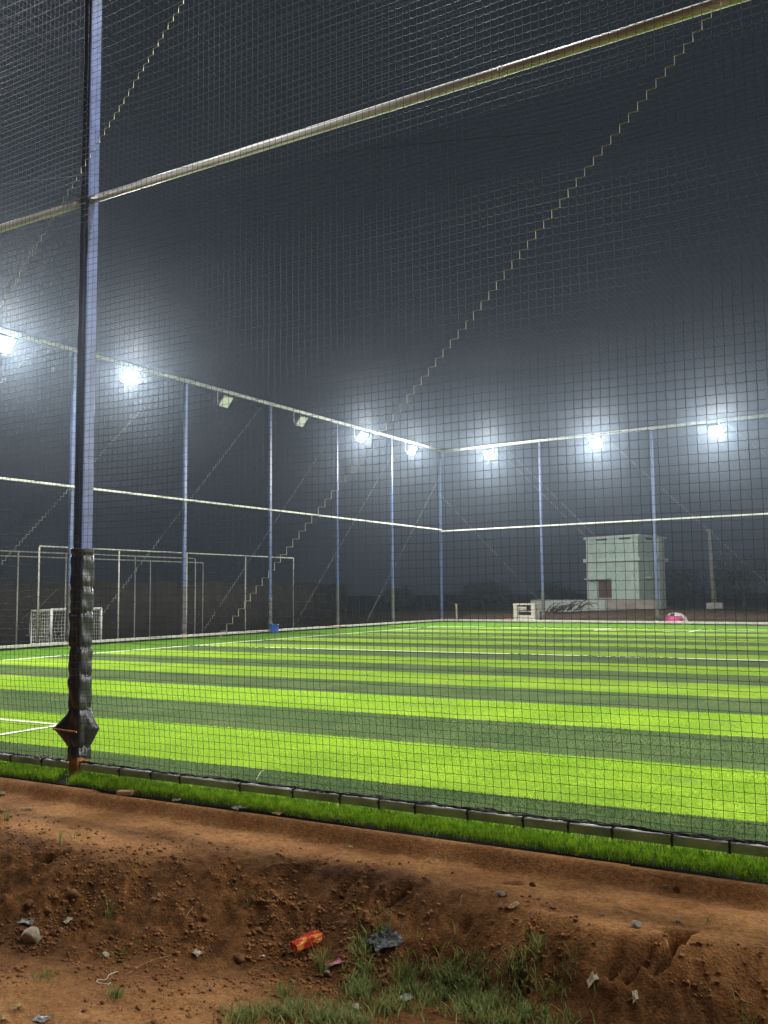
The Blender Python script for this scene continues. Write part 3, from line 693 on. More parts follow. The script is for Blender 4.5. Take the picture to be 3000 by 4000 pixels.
# open cabinet carcass on a slab
M_cab = mat('cream_panel', (.50, .47, .38), .7, var=.2, scale=6)
M_dark = mat('dark_interior', (.05, .045, .04), .9)
c0 = on_back(2006, 2428, 1.2); c1 = on_back(2090, 2428, 1.2); c0[2] = c1[2] = 0.03; ex = (c1-c0); Wc = np.linalg.norm(ex); ex /= Wc; ey = np.array([-ex[1], ex[0], 0]); az = math.atan2(ex[1], ex[0])
cb_ = empty('cabinet', (c0+c1)/2, 'battered cream cabinet shell with open front on a slab behind the far fence', 'cabinet'); mid = (c0+c1)/2
Hc = .80; D = .5
def cbx(nm, dx, dy, dz, sx, sy_, sz, m_=M_cab, rt=cb_):
    b = MB(); b.box(mid+ex*dx+ey*dy+np.array([0, 0, dz]), (sx, sy_, sz), az, bev=.008); return b.build(nm, m_, rt)
cbx('side_panel', -Wc/2+.09, D/2, Hc/2, .18, D, Hc); cbx('side_panel', Wc/2-.10, D/2, Hc/2, .20, D, Hc)
cbx('top_panel', 0, D/2, Hc-.02, Wc+.04, D+.02, .07); cbx('back_panel', 0, D-.03, Hc/2, Wc-.4, .03, Hc-.12, M_dark)
cbx('shelf', -.02, D/2+.02, Hc*.56, Wc-.40, D-.1, .04); cbx('drawer', -.12, .06, Hc*.73, Wc*.40, .05, Hc*.2); cbx('lower_panel', 0, .10, .16, Wc-.40, .05, .22)
b = MB(); b.box(mid+ex*-.12+np.array([0, 0, .0])+ey*.1, (Wc+.45, .9, .12), az, bev=.01); o = b.build('slab', M_cab); tag(o, 'low cream slab under the battered cabinet', 'slab')
# red hose
M_hose = mat('orange_hose', (.55, .12, .04), .5)
q = on_back(1960, 2422, .9); q[2] = .03; b = MB()
b.tube([q+ex*(t*.55)+np.array([0, 0, .13*math.sin(t*2.4)]) for t in np.linspace(-.1, 1, 12)], .015, 6); o = b.build('hose', M_hose, smooth=True); tag(o, 'short orange hose curling beside the battered cabinet', 'hose')
# boards
for (px, py, ln__, a_) in ((2120, 2424, .45, .05), (2165, 2428, .35, -.05), (2200, 2431, .8, 0)):
    q = on_back(px, py, .55); q[2] = .03
    b = MB(); b.box(q, (ln__, .16, .045), az+a_, bev=.006); o = b.build('board', M_cab)
    tag(o, {2120: 'short cream board lying by the second far-fence post, nearest the cabinet', 2165: 'cream board lying between two other boards below the branch pile', 2200: 'longest cream board lying below the branch pile'}[px], 'board')

# small green building
M_gw = mat('pale_green_render', (.46, .58, .50), .85, var=.10, scale=2.5, bump=.2)
M_gt = mat('pale_green_trim', (.55, .62, .55), .8, var=.10, scale=3)
M_shut = mat('brown_shutter', (.115, .06, .05), .8, var=.25, scale=10)
M_vent = mat('vent_dark', (.07, .04, .035), .9)
ZT = 4.27
K = on_z(2494, 2085.6, ZT); Lp = on_z(2279, 2100, ZT); Rp = on_z(2604, 2097, ZT)
ea = Lp-K; Wa = np.linalg.norm(ea); ea /= Wa; eb = Rp-K; Wb = np.linalg.norm(eb); eb /= Wb
na = np.array([ea[1], -ea[0], 0]); na *= np.sign(np.dot(na, -K*np.array([1, 1, 0]))); nb = np.array([eb[1], -eb[0], 0]); nb *= np.sign(np.dot(nb, -K*np.array([1, 1, 0])))
OV = .13
bd = empty('small_building', K-ea*0+(ea*Wa+eb*Wb)/2*np.array([1, 1, 0])-np.array([0, 0, ZT]), 'small pale green two-storey building with brown shutter behind the far fence', 'building')
K0 = K*np.array([1, 1, 0]); Ki = K0+ea*OV+eb*OV; Wai = Wa-2*OV; Wbi = Wb-2*OV
def prism(b, base, z0, z1):
    n = len(base); V = [(p[0], p[1], z0) for p in base]+[(p[0], p[1], z1) for p in base]
    b.add(V, [tuple(range(n-1, -1, -1)), tuple(range(n, 2*n))]+[(i, (i+1) % n, n+(i+1) % n, n+i) for i in range(n)])
def foot(k, wa, wb): return [k, k+eb*wb, k+eb*wb+ea*wa, k+ea*wa]
def grow(e_): return foot(K0+(ea+eb)*(OV-e_), Wai+2*e_, Wbi+2*e_)
b = MB(); prism(b, grow(0), .0, ZT-.12); b.build('wall', M_gw, bd)
b = MB(); prism(b, grow(OV), ZT-.12, ZT); rfp = b.build('roof', M_gt, bd)
b = MB(); prism(b, grow(OV+.04), 2.93, 3.11); b.build('ledge', M_gt, bd)
def on_a(px, py, off=0.0): return hit(px, py, Ki+na*off, na)
def on_b(px, py, off=0.0): return hit(px, py, Ki+nb*off, nb)
def panel(fnc, nrm, e, x0, y0, x1, y1, th, nm, m_, rt, inset=0.0):
    p = fnc(x0, y1, 0); q = fnc(x1, y0, 0); wd = abs(np.dot(q-p, e)); ht = abs(q[2]-p[2]); c = (p+q)/2+nrm*(th/2-inset)
    b = MB(); b.box(c, (wd, th, ht), ax=(e, nrm, np.array([0, 0, 1.]))); return b.build(nm, m_, rt), c, wd, ht
panel(on_a, na, ea, 2302, 2259, 2389, 2264, .42, 'awning', M_gt, bd)
sh, c_, w_, h_ = panel(on_a, na, ea, 2340, 2266, 2388, 2335, .03, 'shutter', M_shut, bd)
b = MB()
for k in range(13):
    b.box(c_+na*.022+np.array([0, 0, -h_/2+h_*(k+.5)/13]), (w_*.94, .02, h_/13*.6), ax=(ea, na, np.array([0, 0, 1.])))
b.box(c_+na*.02, (.03, .05, h_), ax=(ea, na, np.array([0, 0, 1.]))); b.build('slats', M_shut, sh)
panel(on_a, na, ea, 2322, 2335, 2391, 2338, .09, 'sill', M_gt, bd)
panel(on_a, na, ea, 2330, 2104, 2370, 2113, .02, 'vent', M_vent, bd); panel(on_a, na, ea, 2418, 2099, 2462, 2108, .02, 'vent', M_vent, bd)
panel(on_b, nb, eb, 2523, 2101, 2546, 2108, .02, 'vent', M_vent, bd)
panel(on_b, nb, eb, 2519, 2255, 2562, 2259, .35, 'awning', M_gt, bd)
panel(on_a, na, ea, 2296, 2110, 2311, 2340, .03, 'pilaster', M_gt, bd); panel(on_a, na, ea, 2467, 2110, 2472, 2340, .04, 'pipe', M_gt, bd)
panel(on_b, nb, eb, 2574, 2104, 2586, 2380, .10, 'pilaster', M_gt, bd)
# compound wall in front of it
M_lw = mat('pale_plaster', (.43, .47, .41), .85, var=.12, scale=2, bump=.3); M_lw2 = mat('pinkish_plaster', (.36, .31, .27), .9, var=.2, scale=2.5, bump=.3)
wK = on_back(2366, 2342, 6.0); wL = on_back(2074, 2346, 6.6); wR = hit(2563, 2342, (0, wK[1]+.9, 0), (0, 1, 0)); zt_ = wK[2]
lw = empty('low_wall', wK*np.array([1, 1, 0]), 'low plastered wall, pale then pinkish, in front of the small green building', 'wall')
for a_, c_, m_, nm in ((wL, wK, M_lw, 'wall'), (wK, wR, M_lw2, 'wall')):
    a_ = np.array([a_[0], a_[1], zt_/2-.15]); c_ = np.array([c_[0], c_[1], zt_/2-.15])
    if m_ is M_lw2: a_ = a_+(c_-a_)/np.linalg.norm(c_-a_)*.08
    b = MB(); b.beam(a_, c_, .12, zt_+.3, bev=.02); o = b.build(nm, m_, lw)
    if m_ is M_lw2: o['label'] = 'pinkish bare plaster length of the low wall'

# branch pile
M_bark = mat('dry_bark', (.055, .04, .03), .9, var=.3, scale=15)
q = on_back(2190, 2405, 3.4); q[2] = float(height(q[0], q[1])); br = random.Random(5)
bp_ = empty('branch_pile', q, 'heap of dry dark branches in front of the low pale wall', 'branches')
for k in range(26):
    p = q+np.array([br.uniform(-.7, .9), br.uniform(-.3, .3), br.uniform(0, .12)]); a = br.uniform(-.5, .9); ln__ = br.uniform(.5, 1.3); pts = []
    for t in np.linspace(0, 1, 6): pts.append(p+np.array([ln__*t*math.cos(a), .25*t*br.uniform(-1, 1), .05+ln__*.42*math.sin(t*2.6)*br.uniform(.6, 1)]))
    b = MB(); b.tube(pts, [br.uniform(.02, .035)*(1-.8*t) for t in np.linspace(0, 1, 6)], 5); b.build('branch', M_bark, bp_, True)

# concrete pole
q = on_back(2793, 2380, 8); qt = on_back(2770, 2075, 8)
M_pole = mat('dark_stained_concrete', (.15, .145, .13), .9, var=.3, scale=6, bump=.4)
pl_ = empty('concrete_pole', (q[0], q[1], .3), 'leaning grey concrete pole set in a square block, right of the green building', 'pole')
b = MB(); b.tube([(q[0], q[1], .3), (q[0]+(qt[0]-q[0])*1.0, q[1], qt[2])], [.13, .075], 10); b.build('shaft', M_pole, pl_, True)
b = MB(); b.box((q[0], q[1], .48), (.75, .75, .62), .1, bev=.03); b.build('block', M_concrete, pl_)
b = MB(); b.box((qt[0], q[1], qt[2]+.02), (.30, .1, .1), .1, bev=.01); b.build('cap', M_concrete, pl_)

# pink and white play tent
M_pink = mat('pink_fabric', (.50, .06, .20), .8, var=.25, scale=6); M_wf = mat('white_fabric', (.75, .72, .66), .8, var=.12, scale=8)
q = on_back(2640, 2442, .28); q[2] = 0.01; pt_ = empty('bundle', q, 'slumped pink and white fabric bundle at the foot of the far fence', 'bundle')
exb = np.array([1, TB, 0]); exb /= np.linalg.norm(exb)
def dome(sel, m_, nm, sc_):
    V = []; fs = []; nu, nv = 28, 12; ids = {}
    def P_(i, j):
        if (i % nu, j) not in ids:
            a = 2*math.pi*i/nu; t = math.pi/2*j/nv; r_ = math.cos(t)*(1+.09*float(fbm(math.cos(a)*2+3, math.sin(a)*2+t*2, 3, 8)))
            V.append(q+exb*.50*sc_*r_*math.cos(a)+np.array([0, .34*sc_*r_*math.sin(a), .46*sc_*math.sin(t)**.85*(1+.22*float(fbm(a*1.5, t*3, 3, 4)))])); ids[(i % nu, j)] = len(V)-1
        return ids[(i % nu, j)]
    for i in range(nu):
        for j in range(nv):
            if sel((i+.5)/nu*360, (j+.5)/nv): fs.append((P_(i, j), P_(i+1, j), P_(i+1, j+1), P_(i, j+1)))
    o = raw_mesh(nm, V, fs, m_, pt_, smooth=True); return o
white = lambda a, t: (t > .52 and not (235 < a < 275 and t < .86)) or (a > 318 or a < 30)
hole = lambda a, t: 235 < a < 275 and .52 < t < .86
dome(lambda a, t: not white(a, t) and not hole(a, t), M_pink, 'pink_cloth', 1.0); dome(white, M_wf, 'white_cloth', 1.012); dome(hole, M_dark, 'opening', .97)
b = MB()
for k in range(5): b.box(q+exb*(.34+.07*k)+np.array([0, -.30+.02*k, .03]), (.09, .07, .06), k, bev=.015)
b.build('white_hem', M_wf, pt_)

# trees and scrub far behind, barely lit
M_tr = mat('dark_tree_leaf', (.012, .020, .010), .7, var=.4, scale=2); 
def tree(x, y, h, r_, lab, sd, grp='trees in the dark beyond the fences'):
    rt = empty('tree', (x, y, 0), lab, 'tree', grp); rg = np.random.default_rng(sd)
    b = MB(); b.tube([(x, y, -.2), (x+.1, y, h*.3), (x+.2*rg.uniform(-1, 1), y, h*.65)], [.16, .11, .05], 7)
    for k in range(5):
        a = rg.uniform(0, 6.28); b.tube([(x+.05, y, h*.3+k*.1), (x+math.cos(a)*r_*.6, y+math.sin(a)*r_*.6, h*(.55+.06*k))], [.06, .02], 5)
    b.build('trunk', M_bark, rt, True)
    cs = []; 
    for k in range(14): a = rg.uniform(0, 6.28); q_ = rg.uniform(0, 1)**.5*r_*.75; cs.append((x+q_*math.cos(a), y+q_*math.sin(a), h*rg.uniform(.42, .92), r_*rg.uniform(.25, .45)))
    n = 2600; ci = rg.integers(0, len(cs), n); cs = np.array(cs); d_ = rg.normal(size=(n, 3)); d_ /= np.linalg.norm(d_, axis=1, keepdims=True)
    c = cs[ci, :3]+d_*cs[ci, 3:4]*rg.uniform(.6, 1.05, (n, 1)); u_ = rg.normal(size=(n, 3)); u_ /= np.linalg.norm(u_, axis=1, keepdims=True); v_ = np.cross(u_, d_)
    s_ = rg.uniform(.06, .13, (n, 1)); V = np.stack([c-u_*s_, c+v_*s_*.5, c+u_*s_, c-v_*s_*.5], 1).reshape(-1, 3)
    raw_mesh('crown', V, np.arange(4*n).reshape(-1, 4), M_tr, rt)
for (px, off, h, r_, lab, sd) in ((2680, 16, 2.6, 2.0, 'low dark tree right behind the concrete pole, nearer its left side', 1), (2900, 15, 3.0, 2.3, 'dark rounded tree at the right edge beyond the concrete pole', 2), (2180, 18, 1.7, 1.8, 'low dark bush-like tree behind the low pale wall', 3),
        (1560, 6, 1.5, 1.0, 'small dark leafy tree behind the far corner post', 4), (1880, 14, 2.0, 1.9, 'dark low tree between the far corner and the battered cabinet', 5)):
    q = on_back(px, 2330, off); tree(q[0], q[1], h, r_, lab, sd)

# ------------------------------------------------------------------ foreground rubbish, stones, plants
def at(px, py): return ground_hit(px, py)
def stone(px, py, s, label, col, sd, sink=.25, name='stone', cat='stone', sq=(1, .8, .7), grp=None, rz=0.0):
    p = at(px, py); rg = random.Random(sd); me_v = []; fs = []; nu, nv = 22, 14
    for j in range(nv+1):
        for i in range(nu):
            a = 2*math.pi*i/nu+rz; t = math.pi*j/nv; d = np.array([math.sin(t)*math.cos(a), math.sin(t)*math.sin(a), math.cos(t)])
            k = 1+.35*float(fbm(d[0]*1.6+sd*3, d[1]*1.6+d[2]*1.3, 3, sd))+.1*float(fbm(d[0]*6+sd, d[1]*6+d[2]*5, 3, sd+5))
            for c_ in range(3):                                   # knock flats onto it
                nrm = np.array([math.cos(c_*2.1+sd), math.sin(c_*2.1+sd), .6*math.cos(sd+c_)]); nrm /= np.linalg.norm(nrm)
                dd = d.dot(nrm)*k; 
                if dd > .72: k *= .72/dd
            me_v.append((p[0]+d[0]*k*s*sq[0]/2, p[1]+d[1]*k*s*sq[1]/2, p[2]+s*sq[2]*(.5-sink)+d[2]*k*s*sq[2]/2))
    for j in range(nv):
        for i in range(nu): fs.append((j*nu+i, (j+1)*nu+i, (j+1)*nu+(i+1) % nu, j*nu+(i+1) % nu))
    o = raw_mesh(name, me_v, fs, col, smooth=True); tag(o, label, cat, grp); return o
M_st = mat('pale_granite', (.42, .36, .26), .85, var=.3, scale=30, bump=.5, bscale=60); M_clod = mat('soil_clod', (.20, .09, .034), .95, var=.3, scale=30, bump=.6)
M_grey = mat('grey_pebble', (.32, .31, .27), .8, var=.2, scale=40)
stone(125, 3675, .115, 'largest pale stone, blocky, at the left foot of the bank', M_st, 3, .2, sq=(1, .8, .75))
for i, (px, py, s, lab) in enumerate(((285, 3500, .075, 'large soil clod casting a shadow, upper of those above the pale stone'), (115, 3540, .07, 'dark soil clod directly above the pale stone'), (190, 3565, .05, 'reddish clod up and right of the pale stone'),
        (235, 3640, .045, 'clod lying right beside the pale stone'), (210, 3650, .04, 'smaller clod touching the shadow right of the pale stone'), (935, 3750, .065, 'rounded clod left below the red packet'), (800, 3590, .05, 'orange clod in the crumbly soil left above the red packet'),
        (600, 3520, .04, 'clod midway down the bank left of centre'), (1010, 3640, .05, 'clod close above the left end of the red packet'), (540, 3103, .045, 'reddish clod beside the flat pale brick at the turf edge'), (2640, 3470, .035, 'clod on the right-hand bank top'))):
    stone(px, py, s, lab, M_clod, 20+i, .3, 'soil_clod', 'clod')
for i, (px, py, s, lab, m_) in enumerate(((411, 3738, .045, 'split brown pebble on the flat soil below the tall weed', M_st), (435, 3665, .03, 'small tan pebble left of the scattered paper', M_clod), (1150, 3824, .03, 'smooth brown pebble below the red packet', M_clod), (1278, 3806, .035, 'grey pebble beside the torn pink wrapper', M_grey),
        (1955, 3500, .045, 'grey pebble below the small burrow near the centre right', M_grey), (2080, 3460, .035, 'brown pebble on the right bank top', M_clod), (2483, 3620, .048, 'whitish pebble above the dark crevice on the right', M_grey), (2600, 3465, .022, 'tiny tan pebble at the right on the bright bank top', M_st), (2648, 3604, .026, 'tiny white pebble right above the dark crevice', M_grey),
        (1030, 3740, .022, 'white chip left of the red packet', M_white), (2352, 3577, .02, 'small pale chip on the slope at right', M_st))):
    stone(px, py, s, lab, m_, 50+i, .2, 'pebble', 'pebble')
# flat brick
p = at(490, 3103); b = MB(); b.box(p+np.array([0, 0, .012]), (.11, .06, .03), .4, bev=.006); o = b.build('brick', mat('pale_brick', (.48, .30, .16), .85, var=.2, scale=20)); tag(o, 'flat pale brick fragment lying by the turf fringe at left', 'brick')
# scraps
def scrap(px, py, s, m_, name, label, cat, sd, lift=.012, asp=.7):
    p = at(px, py); n = 8; V = []
    a0 = sd*1.3
    for i in range(n+1):
        for j in range(n+1):
            u_, v_ = i/n-.5, j/n-.5; q_ = (u_*s*(1+.3*float(fbm(v_*4, sd, 2, sd))), v_*s*asp*(1+.3*float(fbm(u_*4, sd, 2, sd+1))))
            x = p[0]+q_[0]*math.cos(a0)-q_[1]*math.sin(a0); y = p[1]+q_[0]*math.sin(a0)+q_[1]*math.cos(a0)
            V.append((x, y, float(height(x, y))*.5+p[2]*.5+lift+s*.45*float(fbm(u_*3.5+sd, v_*3.5, 3, sd+2))))
    o = raw_mesh(name, V, [(i*(n+1)+j, (i+1)*(n+1)+j, (i+1)*(n+1)+j+1, i*(n+1)+j+1) for i in range(n) for j in range(n)], m_, smooth=False)
    md = o.modifiers.new('t', 'SOLIDIFY'); md.thickness = .0012; tag(o, label, cat); return o
M_paper = mat('dirty_paper', (.46, .39, .27), .8, var=.2, scale=30); M_plast = mat('clear_grey_plastic', (.32, .34, .29), .3, var=.2, scale=20); M_leafd = mat('dry_leaf', (.45, .30, .12), .8, var=.3, scale=30)
M_bl = mat('black_plastic_sheet', (.045, .05, .045), .35, var=.4, scale=10, bump=.4)
for i, (px, py, s, m_, nm, lab, cat) in enumerate(((5, 3105, .08, M_paper, 'paper_scrap', 'torn pinkish paper at the left edge below the turf', 'paper'), (105, 3165, .06, M_paper, 'paper_scrap', 'small crumpled white paper near the left weed', 'paper'), (3, 3172, .07, M_leafd, 'dry_leaf', 'tan dry leaf at the left edge of the photo', 'leaf'),
        (690, 3130, .055, M_paper, 'paper_scrap', 'tiny paper scrap below the turf fringe at left', 'paper'), (930, 3163, .085, M_plast, 'plastic_scrap', 'pale bluish plastic scrap below the turf fringe', 'plastic'), (1085, 3182, .075, M_leafd, 'dry_leaf', 'tan crumpled leaf under the turf fringe', 'leaf'),
        (1320, 3205, .06, M_plast, 'plastic_scrap', 'greyish plastic scrap tucked under the turf overhang', 'plastic'), (1368, 3313, .04, M_leafd, 'dry_leaf', 'small dry leaf on the lit bank top at centre', 'leaf'), (105, 3610, .08, M_plast, 'plastic_scrap', 'grey plastic scrap behind the pale stone', 'plastic'),
        (265, 3600, .045, M_paper, 'paper_scrap', 'pale paper bit right above the pale stone', 'paper'), (770, 3728, .05, M_paper, 'paper_scrap', 'dull paper scrap left below the red packet', 'paper'), (1585, 3905, .07, M_plast, 'plastic_scrap', 'pale crumpled plastic among the grass at the bottom', 'plastic'), (1395, 3942, .045, M_paper, 'paper_scrap', 'thin pale paper strip at the bottom centre', 'paper'),
        (2315, 3828, .045, M_paper, 'paper_scrap', 'upper of two small white triangular chips on the right slope', 'paper'), (2482, 3900, .035, M_paper, 'paper_scrap', 'lower of two small white chips on the right slope', 'paper'), (160, 3990, .07, M_plast, 'plastic_scrap', 'pale plastic at the bottom left edge', 'plastic'), (60, 3940, .05, M_leafd, 'dry_leaf', 'curled dry leaf near the bottom left corner', 'leaf'), (10, 3985, .0001+.05, M_leafd, 'dry_leaf', 'dry leaf in the bottom left corner', 'leaf'), (2008, 3545, .05, M_leafd, 'dry_leaf', 'orange dry leaf below the small burrow on the right', 'leaf'))):
    scrap(px, py, s, m_, nm, lab, cat, i+2)
scrap(1500, 3680, .14, M_bl, 'plastic_scrap', 'black plastic sheet half buried below a grass tuft at centre', 'plastic', 31, .02, 1.0)
# red packet
p = at(1200, 3697); a_ = RT*np.array([1, 1, 0]); a_ /= np.linalg.norm(a_); f_ = F*np.array([1, 1, 0]); f_ /= np.linalg.norm(f_); dv = a_*.80+f_*.55; dv /= np.linalg.norm(dv); dv = np.array([dv[0], dv[1], .18]); dv /= np.linalg.norm(dv)
sv = np.cross(dv, (0, 0, 1)); sv /= np.linalg.norm(sv); uv_ = np.cross(sv, dv)
M_red = mat('red_snack_packet', (.55, .035, .02), .25, col2=(.80, .28, .03), scale=26, bump=.3, bscale=30); M_red.node_tree.nodes['Color Ramp'].color_ramp.elements[0].position = .52; M_red.node_tree.nodes['Color Ramp'].color_ramp.elements[1].position = .6
V = []; nl, nr = 18, 32
for i in range(nl+1):
    t = i/nl-.5; w_ = .031*(1+.10*math.sin(t*9)); h_ = .021*(1+.12*math.sin(t*7+1))
    for k in range(nr):
        a = 2*math.pi*k/nr; sq_ = 1/((abs(math.cos(a))**9+abs(math.sin(a))**9)**(1/9)); j = 1+.16*float(fbm(t*8, k*.9, 3, 91))
        V.append(p+np.array([0, 0, .026])+dv*t*.155+sv*math.cos(a)*w_*sq_*j+uv_*math.sin(a)*h_*sq_*j)
fs = [(i*nr+k, i*nr+(k+1) % nr, (i+1)*nr+(k+1) % nr, (i+1)*nr+k) for i in range(nl) for k in range(nr)]+[tuple(range(nr-1, -1, -1)), tuple(range(nl*nr, nl*nr+nr))]
o = raw_mesh('snack_packet', V, fs, M_red); tag(o, 'crumpled red and yellow snack packet lying on the slope foot', 'packet')
scrap(1305, 3775, .085, mat('pink_wrapper', (.50, .03, .08), .35, col2=(.6, .4, .4), scale=60), 'sweet_wrapper', 'torn pink and white sweet wrapper right below the red packet', 'wrapper', 44, .015, .4)
# white string and twigs
M_string = mat('white_string', (.72, .66, .54), .8); M_twig = mat('pale_straw', (.45, .34, .18), .85, var=.3, scale=30)
def cord(pxs, r_, m_, name, label, cat, lift=.004):
    pts = [at(x, y)+np.array([0, 0, lift]) for x, y in pxs]; b = MB(); b.tube(pts, r_, 6); o = b.build(name, m_, smooth=True); tag(o, label, cat); return o
cord([(460, 3798), (437, 3806), (424, 3812), (420, 3824), (408, 3832), (385, 3830), (376, 3836), (388, 3846), (415, 3846), (432, 3842), (420, 3852)], .0022, M_string, 'string', 'white curled string on the flat soil at the lower left', 'string')
cord([(1000, 3098), (1010, 3080), (1018, 3066), (1030, 3056)], .0012, M_string, 'string', 'thin white string end hanging on the base rail', 'string', .09)
for i, (pp, lab) in enumerate((([(485, 3810), (510, 3800), (545, 3775), (600, 3752), (670, 3735)], 'long pale straw running right of the white string'), ([(770, 3884), (800, 3870), (818, 3856), (815, 3843)], 'bent straw at the bottom left of centre'), ([(718, 3605), (735, 3570), (755, 3545)], 'thin straw upright on the left slope'),
        ([(2415, 3545), (2440, 3555), (2470, 3562), (2500, 3570)], 'dry root strand above the whitish pebble on the right'), ([(2395, 3520), (2410, 3545), (2430, 3550)], 'short dry root strand, upper left of the longer one at right'), ([(2540, 3412), (2580, 3428), (2630, 3435)], 'pale straw on the bright bank top at right'), ([(2205, 3315), (2250, 3345), (2300, 3330)], 'dry straw tangle just under the turf fringe at right'),
        ([(1798, 3548), (1800, 3520), (1804, 3498)], 'short straw standing right of the centre'), ([(360, 3085), (385, 3075), (410, 3062)], 'straw under the turf fringe near the post'), ([(1330, 3405), (1345, 3390)], 'short pale twig on the upper slope at centre'), ([(855, 3390), (870, 3398), (868, 3410)], 'tiny curled straw on the slope left of centre'), ([(2020, 3370), (2070, 3350), (2085, 3335)], 'faint straw on the bright bank top right of centre'), ([(615, 3530), (620, 3490)], 'thin straw on the left slope'), ([(2440, 3910), (2480, 3898)], 'straw beside the lower white chip at right'))):
    cord(pp, .0013, M_twig, 'straw', lab, 'straw')

# weeds and grass
M_weed = blade_mat('weed_blade', (.14, .22, .05), (.34, .40, .14), 40, .55); M_gr = blade_mat('wild_grass_blade', (.15, .21, .06), (.44, .48, .19), 30, .6); thin_leaf(M_weed); thin_leaf(M_gr)
def tuft(px, py, n, h, spread, label, sd, lean=.7, m_=None, name='grass_tuft', wd=.0045):
    p = at(px, py); rg = np.random.default_rng(sd); a = rg.uniform(0, 6.28, n); q = np.abs(rg.normal(0, spread, n)); X = p[0]+q*np.cos(a); Y = p[1]+q*np.sin(a)
    o = blades(name, np.stack([X, Y, height(X, Y)-.003], -1), h, wd, lean, m_ or M_weed, seed=sd, curl=.9); tag(o, label, 'grass'); return o
for i, (px, py, n, h, sp_, lab) in enumerate(((30, 3205, 16, .10, .012, 'small green weed at the left edge on the bank top'), (232, 3300, 9, .11, .008, 'green weed sprout above the dark burrow at left'), (288, 3275, 5, .06, .01, 'thin flat weed right of the burrow sprout'), (425, 3590, 12, .13, .012, 'tall pale weed midway down the left slope'), (968, 3540, 8, .06, .01, 'tiny green weed on the slope, centre left'),
        (450, 3900, 70, .055, .02, 'dense green grass clump on the flat soil, lower left'), (175, 3810, 60, .03, .04, 'sparse low grass patch below the pale stone'), (480, 3715, 50, .025, .05, 'sparse low grass beside the split brown pebble'), (1500, 3645, 45, .06, .022, 'bright grass tuft growing above the black plastic sheet'), (1455, 3680, 30, .07, .018, 'dark grass tuft at the left of the black plastic sheet'),
        (1260, 3790, 40, .09, .03, 'grass tuft between the red packet and the pink wrapper'), (1665, 3262, 8, .07, .008, 'single weed sprouting at the turf edge, centre'), (1585, 3830, 60, .10, .03, 'leafy grass tuft low in the centre foreground'), (2255, 3745, 12, .06, .02, 'thin weed left of the dark crevice'), (2205, 3800, 14, .06, .02, 'second thin weed, lower left of the dark crevice'), (2170, 3870, 10, .07, .015, 'sparse weed on the right, beside the big grass patch'), (2900, 3975, 14, .06, .03, 'withered weed in the bottom right corner'), (2760, 3610, 5, .04, .01, 'tiny weed on the right bank'), (1115, 3890, 45, .08, .03, 'flattened pale grass tuft left of bottom centre'))):
    o = tuft(px, py, n, h, sp_, lab, 300+i)
    if lab.startswith('sparse low'): o.name = 'grass_patch'; o['kind'] = 'stuff'
def patch(name, label, spots, sd, h=.075):
    P = []; rg = np.random.default_rng(sd)
    for (px, py, sx, sy_, n) in spots:
        ctr = at(px, py); A_ = at(px+sx, py)-ctr; B_ = f_*sy_
        u_ = rg.normal(0, .5, (n, 2)); cl = vnoise(u_[:, 0]*6+px, u_[:, 1]*6, 5) > .5; u_ = u_[cl]
        X = ctr[0]+u_[:, 0]*A_[0]+u_[:, 1]*B_[0]; Y = ctr[1]+u_[:, 0]*A_[1]+u_[:, 1]*B_[1]; P.append(np.stack([X, Y, height(X, Y)-.004], -1))
    P = np.concatenate(P); o = blades(name, P, h, rg.uniform(.0035, .0085, len(P))[:, None], .95, M_gr, seed=sd, curl=1.0); tag(o, label, 'grass', kind='stuff')
patch('grass', 'rough green grass spreading over the soil at the bottom right of centre', [(1850, 3890, 170, .14, 1100), (2030, 3810, 60, .04, 120), (1960, 3970, 260, .14, 1500), (1760, 3840, 60, .06, 300), (2090, 3720, 40, .05, 110)], 71)
patch('grass', 'thin grass patches along the bottom edge left of centre', [(1120, 3960, 240, .10, 700), (1400, 3860, 60, .22, 800), (1300, 4000, 150, .08, 700), (1620, 3880, 150, .12, 700), (950, 3990, 60, .06, 200), (1500, 3950, 120, .08, 300)], 72, .075)

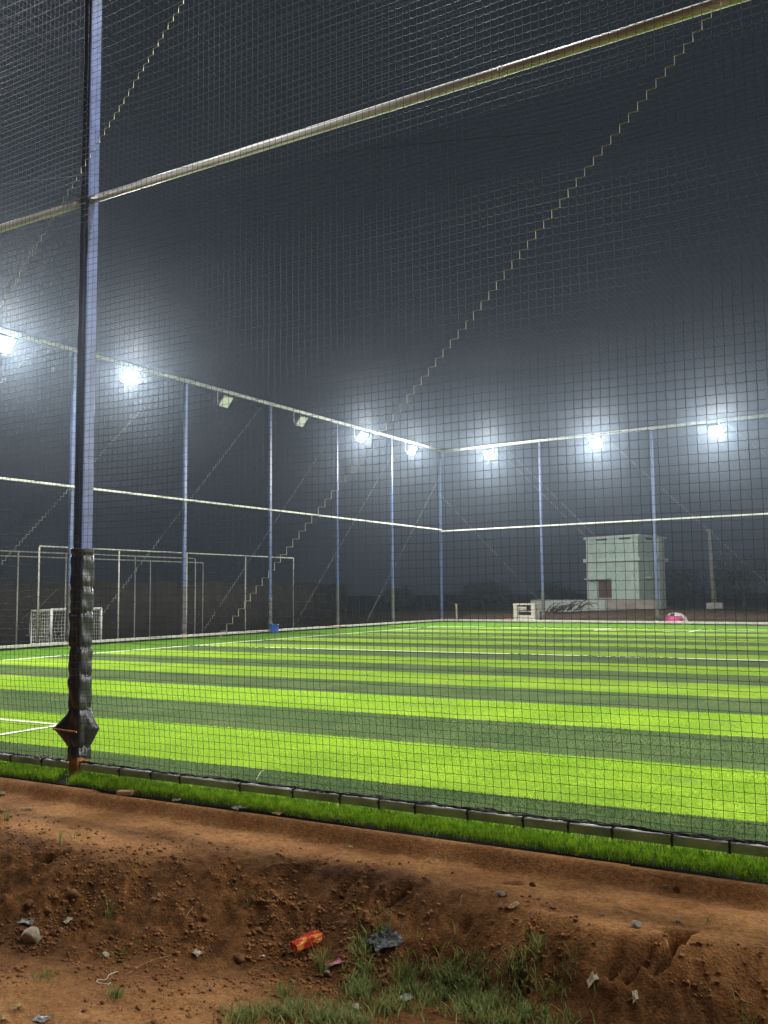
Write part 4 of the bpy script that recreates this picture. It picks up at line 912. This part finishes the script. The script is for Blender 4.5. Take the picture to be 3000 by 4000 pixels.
# crumbs of soil on the slope
n = 46000; rg = np.random.default_rng(5); X = rg.uniform(-6.8, .2, n*3); Y = rg.uniform(2.7, 4.6, n*3)
crest = 4.20+.06*(X+4)+.16*np.sin(X*1.9+.6); foot_ = 3.25+.27*(X+4); tt = (crest-Y)/(crest-foot_)
den = np.exp(-((tt-.65)/.5)**2)*np.clip(vnoise(X*2.5, Y*2.5, 5)*1.9-.35, .03, 1); ok = rg.uniform(0, 1, n*3) < den; X, Y = X[ok][:n], Y[ok][:n]; n = len(X)
s_ = .0022+.0125*rg.uniform(0, 1, n)**5; Z = height(X, Y)+s_*.2
sel_ = vnoise(X*9, Y*9, 15) > .35; X, Y, s_, Z = X[sel_], Y[sel_], s_[sel_], Z[sel_]; n = len(X); M_crumb = mat('crumb_soil', (.18, .078, .026), .95, col2=(.38, .17, .058), scale=9)
base = np.array([(1, 0, 0), (-1, 0, 0), (0, 1, 0), (0, -1, 0), (0, 0, 1), (0, 0, -1), (.6, .6, .5), (-.6, .6, -.4), (.5, -.6, .55), (-.6, -.5, .5)], float)
tri = np.array([(0, 6, 8), (6, 4, 8), (6, 2, 4), (0, 2, 6), (2, 7, 1), (2, 1, 4), (1, 9, 4), (4, 9, 8), (9, 3, 8), (8, 3, 0), (1, 3, 9), (1, 7, 5), (7, 2, 5), (2, 0, 5), (0, 3, 5), (3, 1, 5)])
jit = rg.uniform(.4, 1.5, (n, len(base), 1)); an_ = rg.uniform(0, 6.28, n); ca, sa = np.cos(an_)[:, None], np.sin(an_)[:, None]
bb = base[None]*jit; bx = bb[..., 0]*ca-bb[..., 1]*sa; by = bb[..., 0]*sa+bb[..., 1]*ca
V = np.stack([X[:, None]+bx*s_[:, None], Y[:, None]+by*s_[:, None], Z[:, None]+bb[..., 2]*s_[:, None]*.75], -1).reshape(-1, 3)
fs = (np.arange(n)*len(base))[:, None, None]+tri[None]
o = raw_mesh('soil_crumbs', V, fs.reshape(-1, 3), M_crumb); tag(o, 'loose crumbs of red soil scattered down the bank', 'soil', kind='stuff')

# ------------------------------------------------------------------ haze
hz = MB(); hz.box((-4, 24, 4.0), (60, 80, 9.6)); M_hz = bpy.data.materials.new('night_haze'); M_hz.use_nodes = True; t = M_hz.node_tree; t.nodes.remove(t.nodes['Principled BSDF'])
pv = t.nodes.new('ShaderNodeVolumePrincipled'); pv.inputs['Density'].default_value = HAZE; pv.inputs['Anisotropy'].default_value = .91; pv.inputs['Color'].default_value = (.66, .82, 1, 1)
t.links.new(pv.outputs[0], t.nodes['Material Output'].inputs['Volume'])
o = hz.build('haze', M_hz); tag(o, kind='stuff')
